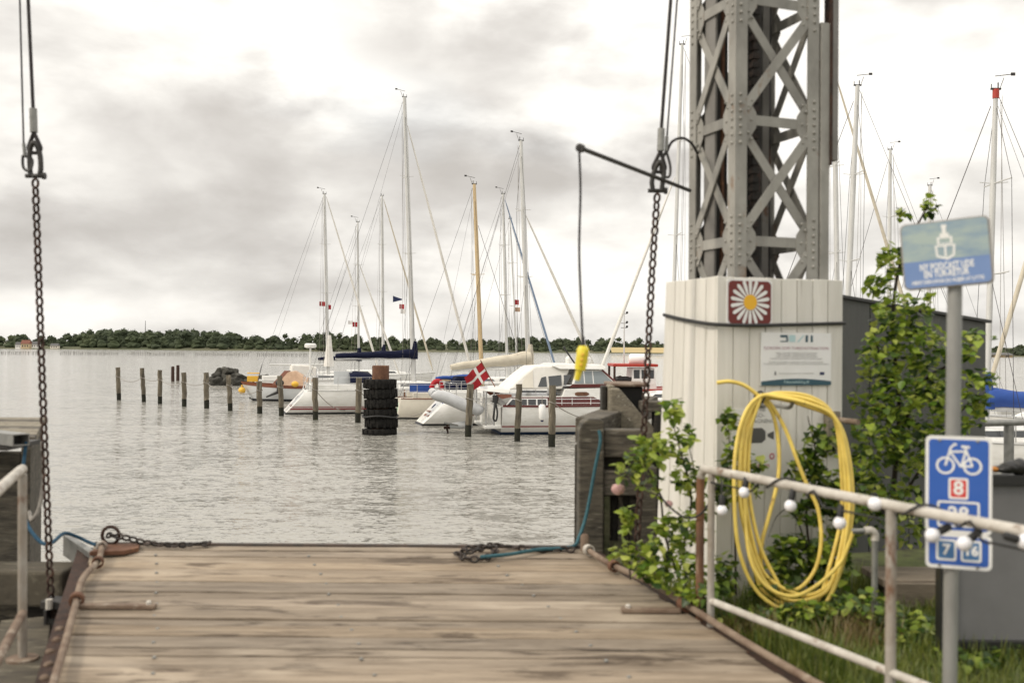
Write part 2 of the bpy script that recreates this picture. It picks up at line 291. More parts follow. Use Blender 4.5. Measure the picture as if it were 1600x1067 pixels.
class MB:
    def __init__(s): s.v = []; s.f = []; s.mi = []; s.cur = 0
    def add(s, vs, fs):
        b = len(s.v); s.v += [tuple(v) for v in vs]; s.f += [tuple(b + i for i in f) for f in fs]; s.mi += [s.cur] * len(fs)
        return s
    def box(s, c, size, M=None):
        x, y, z = [d / 2 for d in size]; c = Vector(c)
        vs = [Vector((a * x, b * y, d * z)) for d in (-1, 1) for b in (-1, 1) for a in (-1, 1)]
        if M is not None: vs = [M @ v for v in vs]
        return s.add([c + v for v in vs], [(0, 2, 3, 1), (4, 5, 7, 6), (0, 1, 5, 4), (2, 6, 7, 3), (0, 4, 6, 2), (1, 3, 7, 5)])
    def hexa(s, p):                                      # 8 corners: bottom 4 ccw, top 4 ccw
        return s.add(p, [(3, 2, 1, 0), (4, 5, 6, 7), (0, 1, 5, 4), (1, 2, 6, 5), (2, 3, 7, 6), (3, 0, 4, 7)])
    def bar(s, a, b, wdt, thk, side):                    # flat bar from a to b; 'side' is the width direction
        a, b = Vector(a), Vector(b); t = (b - a).normalized(); sd = Vector(side); sd = (sd - t * sd.dot(t)).normalized(); n = t.cross(sd)
        q = [sd * (wdt / 2) * i + n * (thk / 2) * j for i, j in ((-1, -1), (1, -1), (1, 1), (-1, 1))]
        return s.hexa([a + v for v in q] + [b + v for v in q])
    def tube(s, pts, r, n=8, cap=True, closed=False):
        P = [Vector(p) for p in pts]; m = len(P); rr = r if isinstance(r, (list, tuple)) else [r] * m
        up = None; rings = []
        for i in range(m):
            t = (P[(i + 1) % m] - P[i - 1]) if closed else (P[min(i + 1, m - 1)] - P[max(i - 1, 0)])
            if t.length < 1e-9: t = Vector((0, 0, 1))
            t.normalize()
            if up is None: up = t.orthogonal().normalized()
            up = up - t * up.dot(t)
            if up.length < 1e-6: up = t.orthogonal()
            up.normalize(); q = t.cross(up)
            rings.append([P[i] + (up * math.cos(2 * math.pi * j / n) + q * math.sin(2 * math.pi * j / n)) * rr[i] for j in range(n)])
        vs = [v for rg in rings for v in rg]; fs = []
        for i in range(m if closed else m - 1):
            a, b = i * n, ((i + 1) % m) * n
            fs += [(a + j, a + (j + 1) % n, b + (j + 1) % n, b + j) for j in range(n)]
        if cap and not closed:
            fs.append(tuple(range(n - 1, -1, -1))); fs.append(tuple((m - 1) * n + j for j in range(n)))
        return s.add(vs, fs)
    def lathe(s, prof, n=16, M=None, cap=True):          # profile of (radius, height) round +Z
        M = M or Matrix(); vs = []; fs = []
        for r, z in prof:
            vs += [M @ Vector((r * math.cos(2 * math.pi * j / n), r * math.sin(2 * math.pi * j / n), z)) for j in range(n)]
        for i in range(len(prof) - 1):
            a, b = i * n, (i + 1) * n
            fs += [(a + j, a + (j + 1) % n, b + (j + 1) % n, b + j) for j in range(n)]
        if cap:
            fs.append(tuple(range(n - 1, -1, -1))); fs.append(tuple((len(prof) - 1) * n + j for j in range(n)))
        return s.add(vs, fs)
    def prism(s, poly, h0, h1, M=None):                  # polygon in XY extruded from z=h0 to h1
        M = M or Matrix(); n = len(poly)
        vs = [M @ Vector((x, y, h0)) for x, y in poly] + [M @ Vector((x, y, h1)) for x, y in poly]
        return s.add(vs, [tuple(range(n - 1, -1, -1)), tuple(range(n, 2 * n))] + [(i, (i + 1) % n, n + (i + 1) % n, n + i) for i in range(n)])
    def sphere(s, c, r, sub=2, sc_=(1, 1, 1), nz=0, nf=1.0):
        bm = bmesh.new(); bmesh.ops.create_icosphere(bm, subdivisions=sub, radius=1); c = Vector(c); vs = []
        for v in bm.verts:
            k = 1 + (nz * noise.noise(v.co * nf + c * 3.3) if nz else 0)
            vs.append(c + Vector((v.co.x * sc_[0], v.co.y * sc_[1], v.co.z * sc_[2])) * r * k)
        s.add(vs, [tuple(v.index for v in f.verts) for f in bm.faces]); bm.free(); return s
    def mesh(s, name, mats, smooth=0):
        me = bpy.data.meshes.new(name); me.from_pydata(s.v, [], s.f)
        for m_ in (mats if isinstance(mats, (list, tuple)) else [mats]): me.materials.append(MATS[m_])
        if any(s.mi): me.polygons.foreach_set('material_index', s.mi)
        if smooth: me.shade_smooth(); me.set_sharp_from_angle(angle=R(smooth))
        me.update(); return me
    def build(s, name, mats, parent=None, smooth=0, bevel=0, local=False):
        return link(name, s.mesh(name, mats, smooth), parent, bevel=bevel, local=local)

ROOTM = {}
def link(name, me, parent=None, M=None, bevel=0, local=False):
    o = bpy.data.objects.new(name, me); col.objects.link(o)
    if parent is not None:
        o.parent = parent
        if not local and parent.name in ROOTM: o.matrix_parent_inverse = ROOTM[parent.name].inverted()
    if M is not None: o.matrix_basis = M
    if bevel:
        b = o.modifiers.new('bevel', 'BEVEL'); b.width = bevel; b.segments = 2; b.limit_method = 'ANGLE'
    return o
def thing(name, label, cat, loc=(0, 0, 0), rz=0.0, group=None):
    o = bpy.data.objects.new(name, None); col.objects.link(o); o.empty_display_size = .2
    M = Matrix.Translation(Vector(loc)) @ Matrix.Rotation(rz, 4, 'Z'); o.matrix_basis = M; ROOTM[o.name] = M
    return tag(o, label, cat, group)
def tag(o, label, cat=None, group=None, kind=None):
    if label: o['label'] = label
    if cat: o['category'] = cat
    if group: o['group'] = group
    if kind: o['kind'] = kind
    return o
def struct(o): o['kind'] = 'structure'; return o
def stuff(o): o['kind'] = 'stuff'; return o
def frame(o, x, n):                              # matrix with origin o, local X = x, local Z = n
    x = Vector(x).normalized(); n = Vector(n); n = (n - x * n.dot(x)).normalized(); y = n.cross(x)
    return Matrix(((x.x, y.x, n.x, o[0]), (x.y, y.y, n.y, o[1]), (x.z, y.z, n.z, o[2]), (0, 0, 0, 1)))
def text(body, size, M, mt, parent, name='lettering', ext=.0008, bold=0.0, wide=None):
    cu = bpy.data.curves.new('t', 'FONT'); cu.body = body; cu.size = size; cu.align_x = 'CENTER'; cu.align_y = 'CENTER'
    cu.extrude = ext; cu.resolution_u = 2; cu.offset = bold
    o = bpy.data.objects.new('t', cu); col.objects.link(o)
    me = bpy.data.meshes.new_from_object(o); bpy.data.objects.remove(o); bpy.data.curves.remove(cu)
    if wide:
        xs = [v.co.x for v in me.vertices]; k = wide / max(1e-6, max(xs) - min(xs))
        for v in me.vertices: v.co.x *= k
    me.transform(M); me.materials.clear(); me.materials.append(MATS[mt]); me.name = name
    return link(name, me, parent)
def rrect(wd, ht, r, n=4):
    out = []
    for cx, cy, a0 in ((wd / 2 - r, ht / 2 - r, 0), (-wd / 2 + r, ht / 2 - r, 90), (-wd / 2 + r, -ht / 2 + r, 180), (wd / 2 - r, -ht / 2 + r, 270)):
        out += [(cx + r * math.cos(R(a0 + 90 * i / n)), cy + r * math.sin(R(a0 + 90 * i / n))) for i in range(n + 1)]
    return out
def ring(mb, outer, inner, h0, h1, M):           # flat frame between two outlines with as many points
    n = len(outer)
    vs = [M @ Vector((*p, h1)) for p in outer] + [M @ Vector((*p, h1)) for p in inner] + [M @ Vector((*p, h0)) for p in outer] + [M @ Vector((*p, h0)) for p in inner]
    fs = []
    for i in range(n):
        j = (i + 1) % n
        fs += [(i, j, n + j, n + i), (2 * n + j, 2 * n + i, 3 * n + i, 3 * n + j), (i, 2 * n + i, 2 * n + j, j), (n + i, n + j, 3 * n + j, 3 * n + i)]
    mb.add(vs, fs)
def vary(a): return random.uniform(-a, a)
AXU = Vector((-.342, .940, 0)); AXV = Vector((.940, .342, 0))     # along and across the ferry berth
UP = Vector((0, 0, 1))
# ================================================================== THE SETTING
mb = MB(); mb.add([(-2500, -60, 0), (2500, -60, 0), (2500, 3000, 0), (-2500, 3000, 0)], [(0, 1, 2, 3)])
struct(mb.build('water', 'water'))
# land on the right and behind the camera: one quay slab with a notch for the ramp
XR = lambda Y: 1.375 - .363 * (Y - 4.7)
XL = lambda Y: -2.13 - .348 * (Y - 4.7)
GZ = 1.38
poly = [(-40, -40), (60, -40), (60, 29.0), (1.35, 7.72), (.98, 7.0), (XR(4.7) + .16, 4.7), (XR(1.2) + .16, 1.2), (XL(1.2) - .16, 1.2), (-40, 1.2)]
mb = MB(); mb.prism(poly, -1.5, GZ); struct(mb.build('ground', 'soil'))
# far shore
mb = MB(); xs = [-1400 + 50 * i for i in range(57)]
def shoreY(X): return 505 + 14 * math.sin(X * .011) + 8 * math.sin(X * .031 + 1) - max(0, X) * .22 + max(0, -X - 100) * .12
vs = []; fs = []
for X in xs:
    y = max(250, shoreY(X))
    vs += [(X, y - 3, -.6), (X, y + 2, .5), (X, y + 12, 1.2), (X, y + 160, 3.5), (X, y + 900, 6)]
for i in range(len(xs) - 1):
    a = i * 5; fs += [(a + j, a + 5 + j, a + 6 + j, a + 1 + j) for j in range(4)]
mb.add(vs, fs); struct(mb.build('far_shore', 'far_shore', smooth=60))
# the far wood reads as one mass
prof = [(-400, 518), (-100, 517), (0, 520), (50, 526), (100, 523), (150, 515), (200, 514), (250, 518), (300, 514), (340, 518), (380, 524), (430, 524), (480, 523), (540, 521),
        (600, 528), (640, 530), (700, 529), (760, 531), (830, 528), (900, 531), (960, 529), (1030, 533), (1300, 538), (1545, 541), (1700, 541), (2200, 541)]
def topy(x):
    for (a, ya), (b, yb) in zip(prof, prof[1:]):
        if a <= x <= b: return ya + (yb - ya) * (x - a) / (b - a)
    return 530
mb = MB(); px = -380
while px < 2150:
    for row in range(3):
        x = px + vary(9); Yd = max(250, shoreY((x - 800) / FPX * 500)) + (8, 24, 45)[row] + vary(5)
        top = W(x, topy(x) + vary(3.6) + 3.5 * noise.noise(Vector((x * .03, row, 0))) + (9, 3, 0)[row], Yd); h = max(2.5, top.z - .8)
        gap = 30 < x < 130 and row == 0 and random.random() < .75
        if gap: continue
        r = max(2.2, h * random.uniform(.34, .5)); c = Vector((top.x, Yd, 0))
        for j in range(7 if row < 2 else 3):
            rr = r * random.uniform(.38, .7); a = random.uniform(0, 6.28); off = r * .62 * (j > 0)
            zc = (h - rr * .95) if j == 0 else random.uniform(rr * .7, max(rr, h - rr))
            mb.sphere(c + Vector((math.cos(a) * off, math.sin(a) * off * .7, .8 + zc)), rr, 2, (1.12, 1, .9), .5, 4.2)
        mb.sphere(c + Vector((0, -1.5, .8 + h * .2)), r * .85, 2, (1.2, .8, .7), .4, 2.5)
        for _ in range(130 if row < 2 else 60):                # leaf clumps that break the outline
            a, e = random.uniform(0, 6.28), random.uniform(-.2, 1.57); rr = r * random.uniform(.85, 1.12)
            p = c + Vector((math.cos(a) * math.cos(e) * rr, math.sin(a) * math.cos(e) * rr * .9, .8 + h * .5 + math.sin(e) * h * .5 * random.uniform(.9, 1.08))); s_ = random.uniform(.35, .8)
            q = [Vector((vary(s_), vary(s_), vary(s_))) for _ in range(3)]; mb.add([p + v for v in q], [(0, 1, 2)])
    px += random.uniform(10, 19)
tag(stuff(mb.build('far_wood', 'far_wood')), 'dark green belt of trees along the far shore', 'trees')
# tan field behind the red roofed boat
mb = MB(); a = W(955, 549, 400); b = W(1150, 549, 400)
mb.add([(a.x, 398, 1.0), (b.x, 360, 1.0), (b.x, 366, 3.0), (a.x, 404, 3.0)], [(0, 1, 2, 3)]); struct(mb.build('field', 'field'))
# houses on the far shore
def house(x, y, wpx, hpx, Yd, wall, roof, label):
    b = W(x, y, Yd); wd = wpx * Yd / FPX; ht = hpx * Yd / FPX; t = thing('house', label, 'house', (b.x, Yd, 0), 0, 'houses on the far shore')
    z0 = b.z - .6; mb = MB(); mb.box((b.x, Yd, z0 + ht * .3), (wd, wd * .6, ht * .6)); mb.build('wall', wall, t)
    mb = MB(); z1 = z0 + ht * .6
    p = [(b.x - wd * .55, Yd - wd * .36, z1), (b.x + wd * .55, Yd - wd * .36, z1), (b.x + wd * .55, Yd + wd * .36, z1), (b.x - wd * .55, Yd + wd * .36, z1), (b.x - wd * .5, Yd, z1 + ht * .45), (b.x + wd * .5, Yd, z1 + ht * .45)]
    mb.add(p, [(3, 2, 1, 0), (0, 1, 5, 4), (2, 3, 4, 5), (0, 4, 3), (1, 2, 5)]); mb.build('roof', roof, t)
    for i in range(3):
        mb = MB(); mb.box((b.x - wd * .3 + wd * .3 * i, Yd - wd * .3 - .03, z0 + ht * .35), (wd * .12, .06, ht * .2)); mb.build('window', 'glass_dark', t)
house(41, 543, 13, 13, 500, 'house_ochre', 'roof_red', 'ochre house with red roof behind the left chain on the far shore')
house(29, 543, 8, 10, 502, 'house_white', 'roof_grey', 'small white house left of the ochre house on the far shore')
house(56, 542, 12, 10, 504, 'house_white', 'roof_grey', 'white house right of the ochre house on the far shore')
house(86, 543, 12, 8, 500, 'house_wall', 'roof_grey', 'low cream house among bushes right of the left chain')
house(1556, 557, 40, 8, 420, 'house_ochre', 'roof_grey', 'long low ochre building on the far shore beside the round post sign')
# fish trap stakes standing in the fjord
FISH = [(-30, 62, 'fish trap of stakes and net behind the left chain'), (95, 184, 'fish trap of stakes above the leftmost mooring posts'), (201, 287, 'second fish trap from the left chain, above the two dark posts'),
        (305, 388, 'fish trap of stakes straight above the heap of boulders'), (402, 480, 'rightmost fish trap of stakes, beside the radar pole')]
for x0, x1, lb in FISH:
    a = W(x0, 556, 260); b = W(x1, 557.2, 260); a.z = b.z = 0; n = int((x1 - x0) / 3.1)
    t = thing('fish_trap', lb, 'fish trap', ((a.x + b.x) / 2, 260, 0), 0, 'fish traps out in the fjord')
    mb = MB()
    for i in range(n + 1):
        p = a.lerp(b, i / n) + Vector((vary(.12), vary(.3), 0)); h = .78 + vary(.14)
        mb.tube([p + Vector((0, 0, -.8)), p + Vector((vary(.06), 0, h))], .045, 5)
    stuff(mb.build('stakes', 'dark_timber', t))
    mb = MB(); mb.tube([a + UP * .68, a.lerp(b, .5) + UP * .63, b + UP * .68], .03, 5); mb.build('top_rope', 'rope_grey', t)
    mb = MB(); mb.tube([a + UP * .3, a.lerp(b, .5) + UP * .27, b + UP * .3], .025, 5); mb.build('net_rope', 'rope_grey', t)
# radio mast far away
b = W(227, 520, 560); mb = MB(); mb.tube([(b.x, 560, 2), (b.x, 560, W(227, 501, 560).z)], [.35, .12], 6)
o = mb.build('radio_mast', 'roof_grey'); tag(o, 'thin radio mast rising over the far trees on the left', 'mast')

# ================================================================== FERRY RAMP
def deckz(Y): return 1.4 + max(0, Y - 4.6) * .073
ramp = thing('ferry_ramp', 'wide weathered plank ferry ramp with pipe edges, raised over the water', 'ferry ramp', (0, 4.5, 1.2))
Y = 1.25; YF = 7.04
while Y < YF - .05:
    wd = min(random.choice([.10, .125, .14, .16, .2]), YF - Y); g0, g1 = random.choice([(.003, .003), (.004, .005), (.007, .007)]), 0; y0, y1 = Y + g0[0], Y + wd - g0[1]; mb = MB(); dz = vary(.006)
    e0, e1 = vary(.012), vary(.012); n = 8; vs = []; fs = []
    for i in range(n + 1):
        f = i / n; wob0, wob1 = vary(.003), vary(.003)
        for (yy, zz) in ((y0 + wob0, -.055), (y1 + wob1, -.055), (y1 + wob1, vary(.0015)), (y0 + wob0, vary(.0015))):
            xa, xb = XL(yy) + e0, XR(yy) + e1; vs.append((xa + (xb - xa) * f, yy, deckz(yy) + zz + dz))
    for i in range(n):
        a = i * 4; fs += [(a + j, a + (j + 1) % 4, a + 4 + (j + 1) % 4, a + 4 + j) for j in range(4)]
    fs += [(3, 2, 1, 0), (n * 4, n * 4 + 1, n * 4 + 2, n * 4 + 3)]
    mb.add(vs, fs); mb.build('plank', 'deck_wood', ramp, bevel=.004)
    Y += wd
mb = MB()                                                # bolts along three lines
for k in (.13, .43, .78):
    y = 4.2
    while y < 7:
        x = XL(y) + (XR(y) - XL(y)) * k + vary(.015); mb.lathe([(.011, -.004), (.010, .004), (.005, .006)], 8, Matrix.Translation((x, y, deckz(y) + .003))); y += .2
stuff(mb.build('bolts', 'galv', ramp))
for k in (.04, .34, .66, .96):                           # girders under the planks
    mb = MB(); P = [Vector((XL(y) + (XR(y) - XL(y)) * k, y, deckz(y) - .22)) for y in (1.4, 4.6, 6.98)]
    mb.bar(P[0], P[1], .14, .31, (1, 0, 0)); mb.bar(P[1], P[2], .14, .31, (1, 0, 0)); mb.build('girder', 'rust_dark', ramp)
mb = MB(); mb.hexa([(XL(7.05), 7.052, 1.30), (XR(7.05), 7.052, 1.30), (XR(7.1), 7.10, 1.30), (XL(7.1), 7.10, 1.30), (XL(7.05), 7.052, 1.595), (XR(7.05), 7.052, 1.595), (XR(7.1), 7.10, 1.592), (XL(7.1), 7.10, 1.592)])
mb.build('end_plate', 'deck_edge', ramp, bevel=.008)
for side, XE, sg in (('l', XL, -1), ('r', XR, 1)):       # side beams, edge pipes with collars and strap bars
    mb = MB(); P = [Vector((XE(y) + sg * .055, y, deckz(y) - .12)) for y in (1.3, 4.6, 7.04)]
    mb.bar(P[0], P[1], .10, .20, (1, 0, 0)); mb.bar(P[1], P[2], .10, .20, (1, 0, 0)); mb.build('side_beam', 'rust_dark', ramp)
    P = spline([(XE(y) - sg * (.0 + (.07 if y > 6.2 else 0)), y, deckz(y) + (.05 if y < 6.9 else .055)) for y in (1.6, 3.0, 4.2, 5.0, 5.6, 6.1, 6.5, 6.88)], 4)
    mb = MB(); mb.tube(P, .020, 10); mb.build('edge_pipe', 'rust_tan', ramp, smooth=50)
    yb = 5.72; xe = XE(yb)
    mb = MB(); mb.lathe([(.026, -.03), (.042, -.03), (.042, .03), (.026, .03)], 14, frame((xe, yb, deckz(yb) + .05), (0, 0, 1), (XE(5.9) - XE(5.5), .4, .03)), cap=False); mb.build('collar', 'rust', ramp, smooth=40)
    mb = MB(); xi = xe - sg * (.46 if sg < 0 else .37); mb.box(((xe - sg * .03 + xi) / 2, yb - .02, deckz(yb) + .02), (abs(xi - xe) - .03, .055, .026)); mb.build('strap_bar', 'rust_tan', ramp, bevel=.006)
    mb = MB(); mb.lathe([(.016, -.01), (.016, .012), (.009, .018)], 8, Matrix.Translation((xi + sg * .04, yb - .02, deckz(yb) + .035))); mb.build('bolt', 'rail_paint', ramp, smooth=40)
    for y in (6.45, 6.82):
        mb = MB(); mb.lathe([(.026, -.022), (.038, -.022), (.038, .022), (.026, .022)], 12, frame((XE(y) - sg * .07, y, deckz(y) + .052), (0, 0, 1), (-.35, 1, .07)), cap=False)
        mb.build('collar', 'rail_paint' if y > 6.6 else 'rust', ramp, smooth=40)
    if sg < 0:
        for i in range(9):
            y = 5.45 - i * .165
            mb = MB(); mb.sphere((XE(y) - .075 + vary(.01), y, deckz(y) - .02), .026, 2, (1, 1.2, .6), .3, 3); mb.build('rivet_head', 'rust_tan', ramp, smooth=60)
# rusty corner plate, grey guide flap and shackle eye at the left corner
mb = MB(); mb.prism([(-2.84, 6.72), (-2.62, 6.76), (-2.56, 6.86), (-2.60, 7.0), (-2.84, 7.02)], 1.57, 1.60); mb.build('corner_plate', 'rust', ramp, bevel=.004)
a, b_ = W(104, 838, 7.3), W(150, 880, 6.75); mb = MB(); mb.bar(a - UP * .06, b_ - UP * .01, .05, .15, (.9, .4, 0)); mb.build('guide_flap', 'galv', ramp, bevel=.006)
mb = MB(); mb.tube([Vector((-2.80, 6.98, 1.66)) + Vector((math.cos(a_) * .06, 0, math.sin(a_) * .06)) for a_ in [i * 6.283 / 16 for i in range(16)]], .012, 8, closed=True); mb.build('eye', 'rust_dark', ramp, smooth=60)
mb = MB(); mb.lathe([(.03, 0), (.03, .10), (.02, .115)], 10, Matrix.Translation((XR(6.95) - .04, 6.97, 1.58))); mb.build('peg', 'rust_tan', ramp, smooth=50)

# ------------------------------------------------------------------ chains
def link_mesh(pitch, d, wd, name, mt):
    L = pitch / 2 + d / 2; r = wd / 2 - d / 2; st = L - r - d / 2 + d * .0; n = 6; pts = []
    st = max(.001, L - d / 2 - r)
    for i in range(n + 1): a = -math.pi / 2 + math.pi * i / n; pts.append(Vector((st + math.cos(a) * r, math.sin(a) * r, 0)))
    for i in range(n + 1): a = math.pi / 2 + math.pi * i / n; pts.append(Vector((-st + math.cos(a) * r, math.sin(a) * r, 0)))
    mb = MB(); mb.tube(pts, d / 2, 7, closed=True); return mb.mesh(name, mt, 60)
def resample(P, step):
    out = [P[0].copy()]; acc = 0
    for a, b in zip(P, P[1:]):
        seg = (b - a).length; t = step - acc
        while t <= seg: out.append(a + (b - a) * (t / seg)); t += step
        acc = (acc + seg) % step if seg else acc
        acc = seg - (t - step)
    return out
def chain(parent, path, pitch, me, roll=0.0, jit=.0):
    pts = resample(path, pitch); Mi = ROOTM[parent.name].inverted()
    for i in range(len(pts) - 1):
        a, b = pts[i], pts[i + 1]; t = (b - a).normalized(); ref = Vector((0, -1, 0)) if abs(t.y) < .9 else UP
        if abs(t.z) < .6: ref = UP
        M = frame((a + b) / 2, t, ref) @ Matrix.Rotation(roll + (i % 2) * math.pi / 2 + vary(jit), 4, 'X')
        link('link', me, parent, Mi @ M, local=True)
LM = link_mesh(.0535, .017, .058, 'link', 'rust_dark')
LMB = link_mesh(.05, .016, .052, 'link', 'chain_black')

def hoist(label, pts_chain, top_main, top_thin, sh_top, fer, thin_end, fer2, roll, Yc):
    t = thing('lifting_chain', label, 'chain', pts_chain[-1], 0, 'lifting chains of the ferry ramp')
    chain(t, spline(pts_chain, 14), .0535, LM, roll, .06)
    a, b = fer
    mb = MB(); mb.tube([top_main, b], .0115, 8); mb.build('wire_rope', 'wire', t, smooth=60)
    mb = MB(); mb.tube([b + (top_main - b).normalized() * .02, a], [.024, .024], 10); mb.build('ferrule', 'galv', t, smooth=40)
    mb = MB(); s = sh_top; h = (a - s).length                                     # wire eye round the shackle
    ey = [a + Vector((0, 0, .0))] + [s + Vector((math.cos(q) * .04, 0, math.sin(q) * .03)) for q in [R(v) for v in range(170, 371, 25)]] + [a]
    mb.tube(ey, .0125, 8); mb.build('wire_eye', 'wire', t, smooth=60)
    e = pts_chain[0]; mb = MB()                                                    # bow shackle between eye and first link
    P = [e + Vector((-.028, 0, .02)), e + Vector((-.035, 0, .08)), s + Vector((-.03, 0, -.02)), s + Vector((0, -.01, .035)), s + Vector((.03, 0, -.02)), e + Vector((.035, 0, .08)), e + Vector((.028, 0, .02))]
    mb.tube(spline(P, 5), .016, 8); mb.build('shackle', 'black_steel', t, smooth=60)
    mb = MB(); mb.tube([e + Vector((-.06, 0, .02)), e + Vector((.06, 0, .02))], .014, 8); mb.tube([e + Vector((.045, 0, .02)), e + Vector((.065, 0, .02))], .022, 6)
    mb.build('shackle_pin', 'black_steel', t, smooth=40)
    mb = MB(); mb.tube([top_thin, fer2[0]], .006, 6); mb.build('thin_wire', 'wire', t, smooth=60)
    mb = MB(); mb.tube([fer2[0] + UP * .01, fer2[1]], .011, 8); mb.build('ferrule', 'galv', t, smooth=40)
    mb = MB(); q = thin_end; P = [fer2[1], q + Vector((-.03, 0, .04)), q + Vector((-.025, 0, -.03)), q + Vector((.02, -.01, -.05)), q + Vector((.03, 0, .02)), fer2[1]]
    mb.tube(spline(P, 5), .009, 8); mb.build('hook', 'black_steel', t, smooth=60)
    return t
YC = 6.3
top = W(44, 0, YC); d1 = (top - W(52, 175, YC)); tt = W(31, 0, YC); d2 = tt - W(37, 225, YC)
hoist('rusty lifting chain with wire rope hanging left of the ramp', [W(55, 280, YC), W(62, 480, YC), W(70, 700, YC), W(80, 945, YC)], top + d1 * 4.5, tt + d2 * 3.5,
      W(54, 232, YC), (W(53, 207, YC), W(52, 175, YC)), W(43, 255, YC), (W(37, 227, YC), W(39, 244, YC)), .25, YC)
YC = 6.45
top = W(1048, 0, YC); d1 = top - W(1033, 205, YC); tt = W(1058, 0, YC); d2 = tt - W(1042, 215, YC)
hoist('rusty lifting chain with wire rope hanging beside the steel lattice tower', [W(1027, 303, YC), W(1018, 440, YC), W(1008, 640, YC), W(994, 868, YC)], top + d1 * 3.2, tt + d2 * 3.0,
      W(1030, 262, YC), (W(1032, 236, YC), W(1033, 206, YC)), W(1040, 265, YC), (W(1042, 216, YC), W(1041, 236, YC)), .8, YC)
# extra block in the right hand fitting and its curved cable to the tower
# chains lying on the deck
t = thing('slack_chain', 'rusty chain lying along the far left end of the ramp', 'chain', (-2.3, 6.98, 1.6), 0)
P = [Vector((-2.83, 6.99, 1.66)), Vector((-2.74, 6.93, 1.665)), Vector((-2.66, 6.95, 1.645)), Vector((-2.55, 6.97, 1.612)), Vector((-2.35, 6.95, 1.602)), Vector((-2.16, 6.98, 1.605)), Vector((-2.1, 7.0, 1.605)), Vector((-2.2, 7.02, 1.605))]
chain(t, spline(P, 8), .05, LMB, .6, .5)
t = thing('chain_heap', 'heap of black chain lying at the far right end of the ramp', 'chain', (-.2, 6.9, 1.6), 0)
P = [W(712, 858, 6.85), W(730, 868, 6.7), W(760, 866, 6.72), W(775, 858, 6.85), W(745, 854, 6.88), W(722, 860, 6.8), W(735, 862, 6.76), W(770, 852, 6.93), W(800, 848, 6.99), W(822, 850, 6.96), W(845, 853, 6.93), W(870, 853, 6.95), W(900, 856, 6.93)]
P = [Vector((p.x, p.y, deckz(p.y) + .022 + .028 * (2 < i < 8))) for i, p in enumerate(P)]
chain(t, spline(P, 8), .05, LMB, .6, .6)
# ropes
def rope(name, pts, r, mt, label, cat='rope', n=8, group=None):
    mb = MB(); mb.tube(spline(pts, n), r, 8); o = mb.build(name, mt, None, smooth=60); return tag(o, label, cat, group)
rope('rope', [W(936, 672, 7.36), W(938, 690, 7.34), W(930, 730, 7.33), W(917, 800, 7.3), W(905, 838, 7.2), W(893, 854, 6.99) , Vector((.2, 6.9, 1.60)), Vector((0, 6.76, 1.595)), Vector((-.2, 6.68, 1.59))], .0125, 'rope_teal', 'teal rope running from the right timber post down onto the ramp')
rope('rope', [W(41, 690, 6.80), W(38, 715, 6.78), W(34, 760, 6.7), W(40, 812, 6.6), W(62, 845, 6.5), W(80, 848, 6.5), W(100, 833, 6.9), W(120, 838, 7.02), W(137, 846, 7.04), W(150, 851, 7.0)], .0125, 'rope_blue', 'blue rope tied from the metal tube to the left ramp corner')
rope('rope', [W(66, 690, 7.0), W(68, 740, 6.95), W(62, 790, 6.9), W(50, 812, 6.9), W(46, 800, 7.1)], .014, 'rope_grey', 'grey rope looping down the side of the left timber block')

# ================================================================== LEFT QUAY
def quad_block(name, mt, parent, a, b, depth, z0, z1, side, bevel=.008, z1b=None):
    """block whose front bottom edge runs a->b, going back along 'side' by depth"""
    a, b, s = Vector((*a, 0)), Vector((*b, 0)), Vector((*side, 0)).normalized() * depth; zb = z1 if z1b is None else z1b
    mb = MB(); mb.hexa([a + UP * z0, b + UP * z0, b + s + UP * z0, a + s + UP * z0, a + UP * z1, b + UP * z1, b + s + UP * zb, a + s + UP * zb])
    return mb.build(name, mt, parent, bevel=bevel)
sd = Vector((-.394, .919)); nv = Vector((.919, .394))
blk = thing('timber_fender', 'weathered timber fender block with plank top left of the ramp', 'fender', (-3.9, 7.6, 0))
c0 = Vector((-3.53, 7.32))                                 # front right corner
for i in range(9):                                          # side and front boards
    a = c0 + sd * (.24 * i); mb = MB(); p = a; q = a + sd * .232
    mb.hexa([(p.x - .07, p.y, -1), (p.x, p.y, -1), (q.x, q.y, -1), (q.x - .07, q.y, -1), (p.x - .07, p.y, 2.24), (p.x, p.y, 2.24), (q.x, q.y, 2.24), (q.x - .07, q.y, 2.24)])
    mb.build('side_board', 'grey_timber', blk, bevel=.006)
for i in range(7):
    a = c0 - Vector((.075, 0)) - Vector((1, 0)) * .175 * i; mb = MB()
    mb.box((a.x - .085, a.y + .03, .72), (.166, .06, 2.96)); mb.build('front_board', 'dark_timber' if i > 2 else 'grey_timber', blk, bevel=.006)
for i in range(8):                                          # cap planks across the top
    a = c0 + sd * (.01 + .265 * i); q = a + sd * .25
    mb = MB(); mb.hexa([(a.x - 1.3, a.y, 2.25), (a.x + .03, a.y, 2.25), (q.x + .03, q.y, 2.25), (q.x - 1.3, q.y, 2.25), (a.x - 1.3, a.y, 2.31), (a.x + .03, a.y, 2.31), (q.x + .03, q.y, 2.31), (q.x - 1.3, q.y, 2.31)])
    mb.build('cap_plank', 'pale_timber' if i % 3 else 'grey_timber_h', blk, bevel=.006)
mb = MB(); mb.box((-4.75, 8.1, .4), (.6, .6, 3.4)); mb.build('core_post', 'dark_timber', blk)
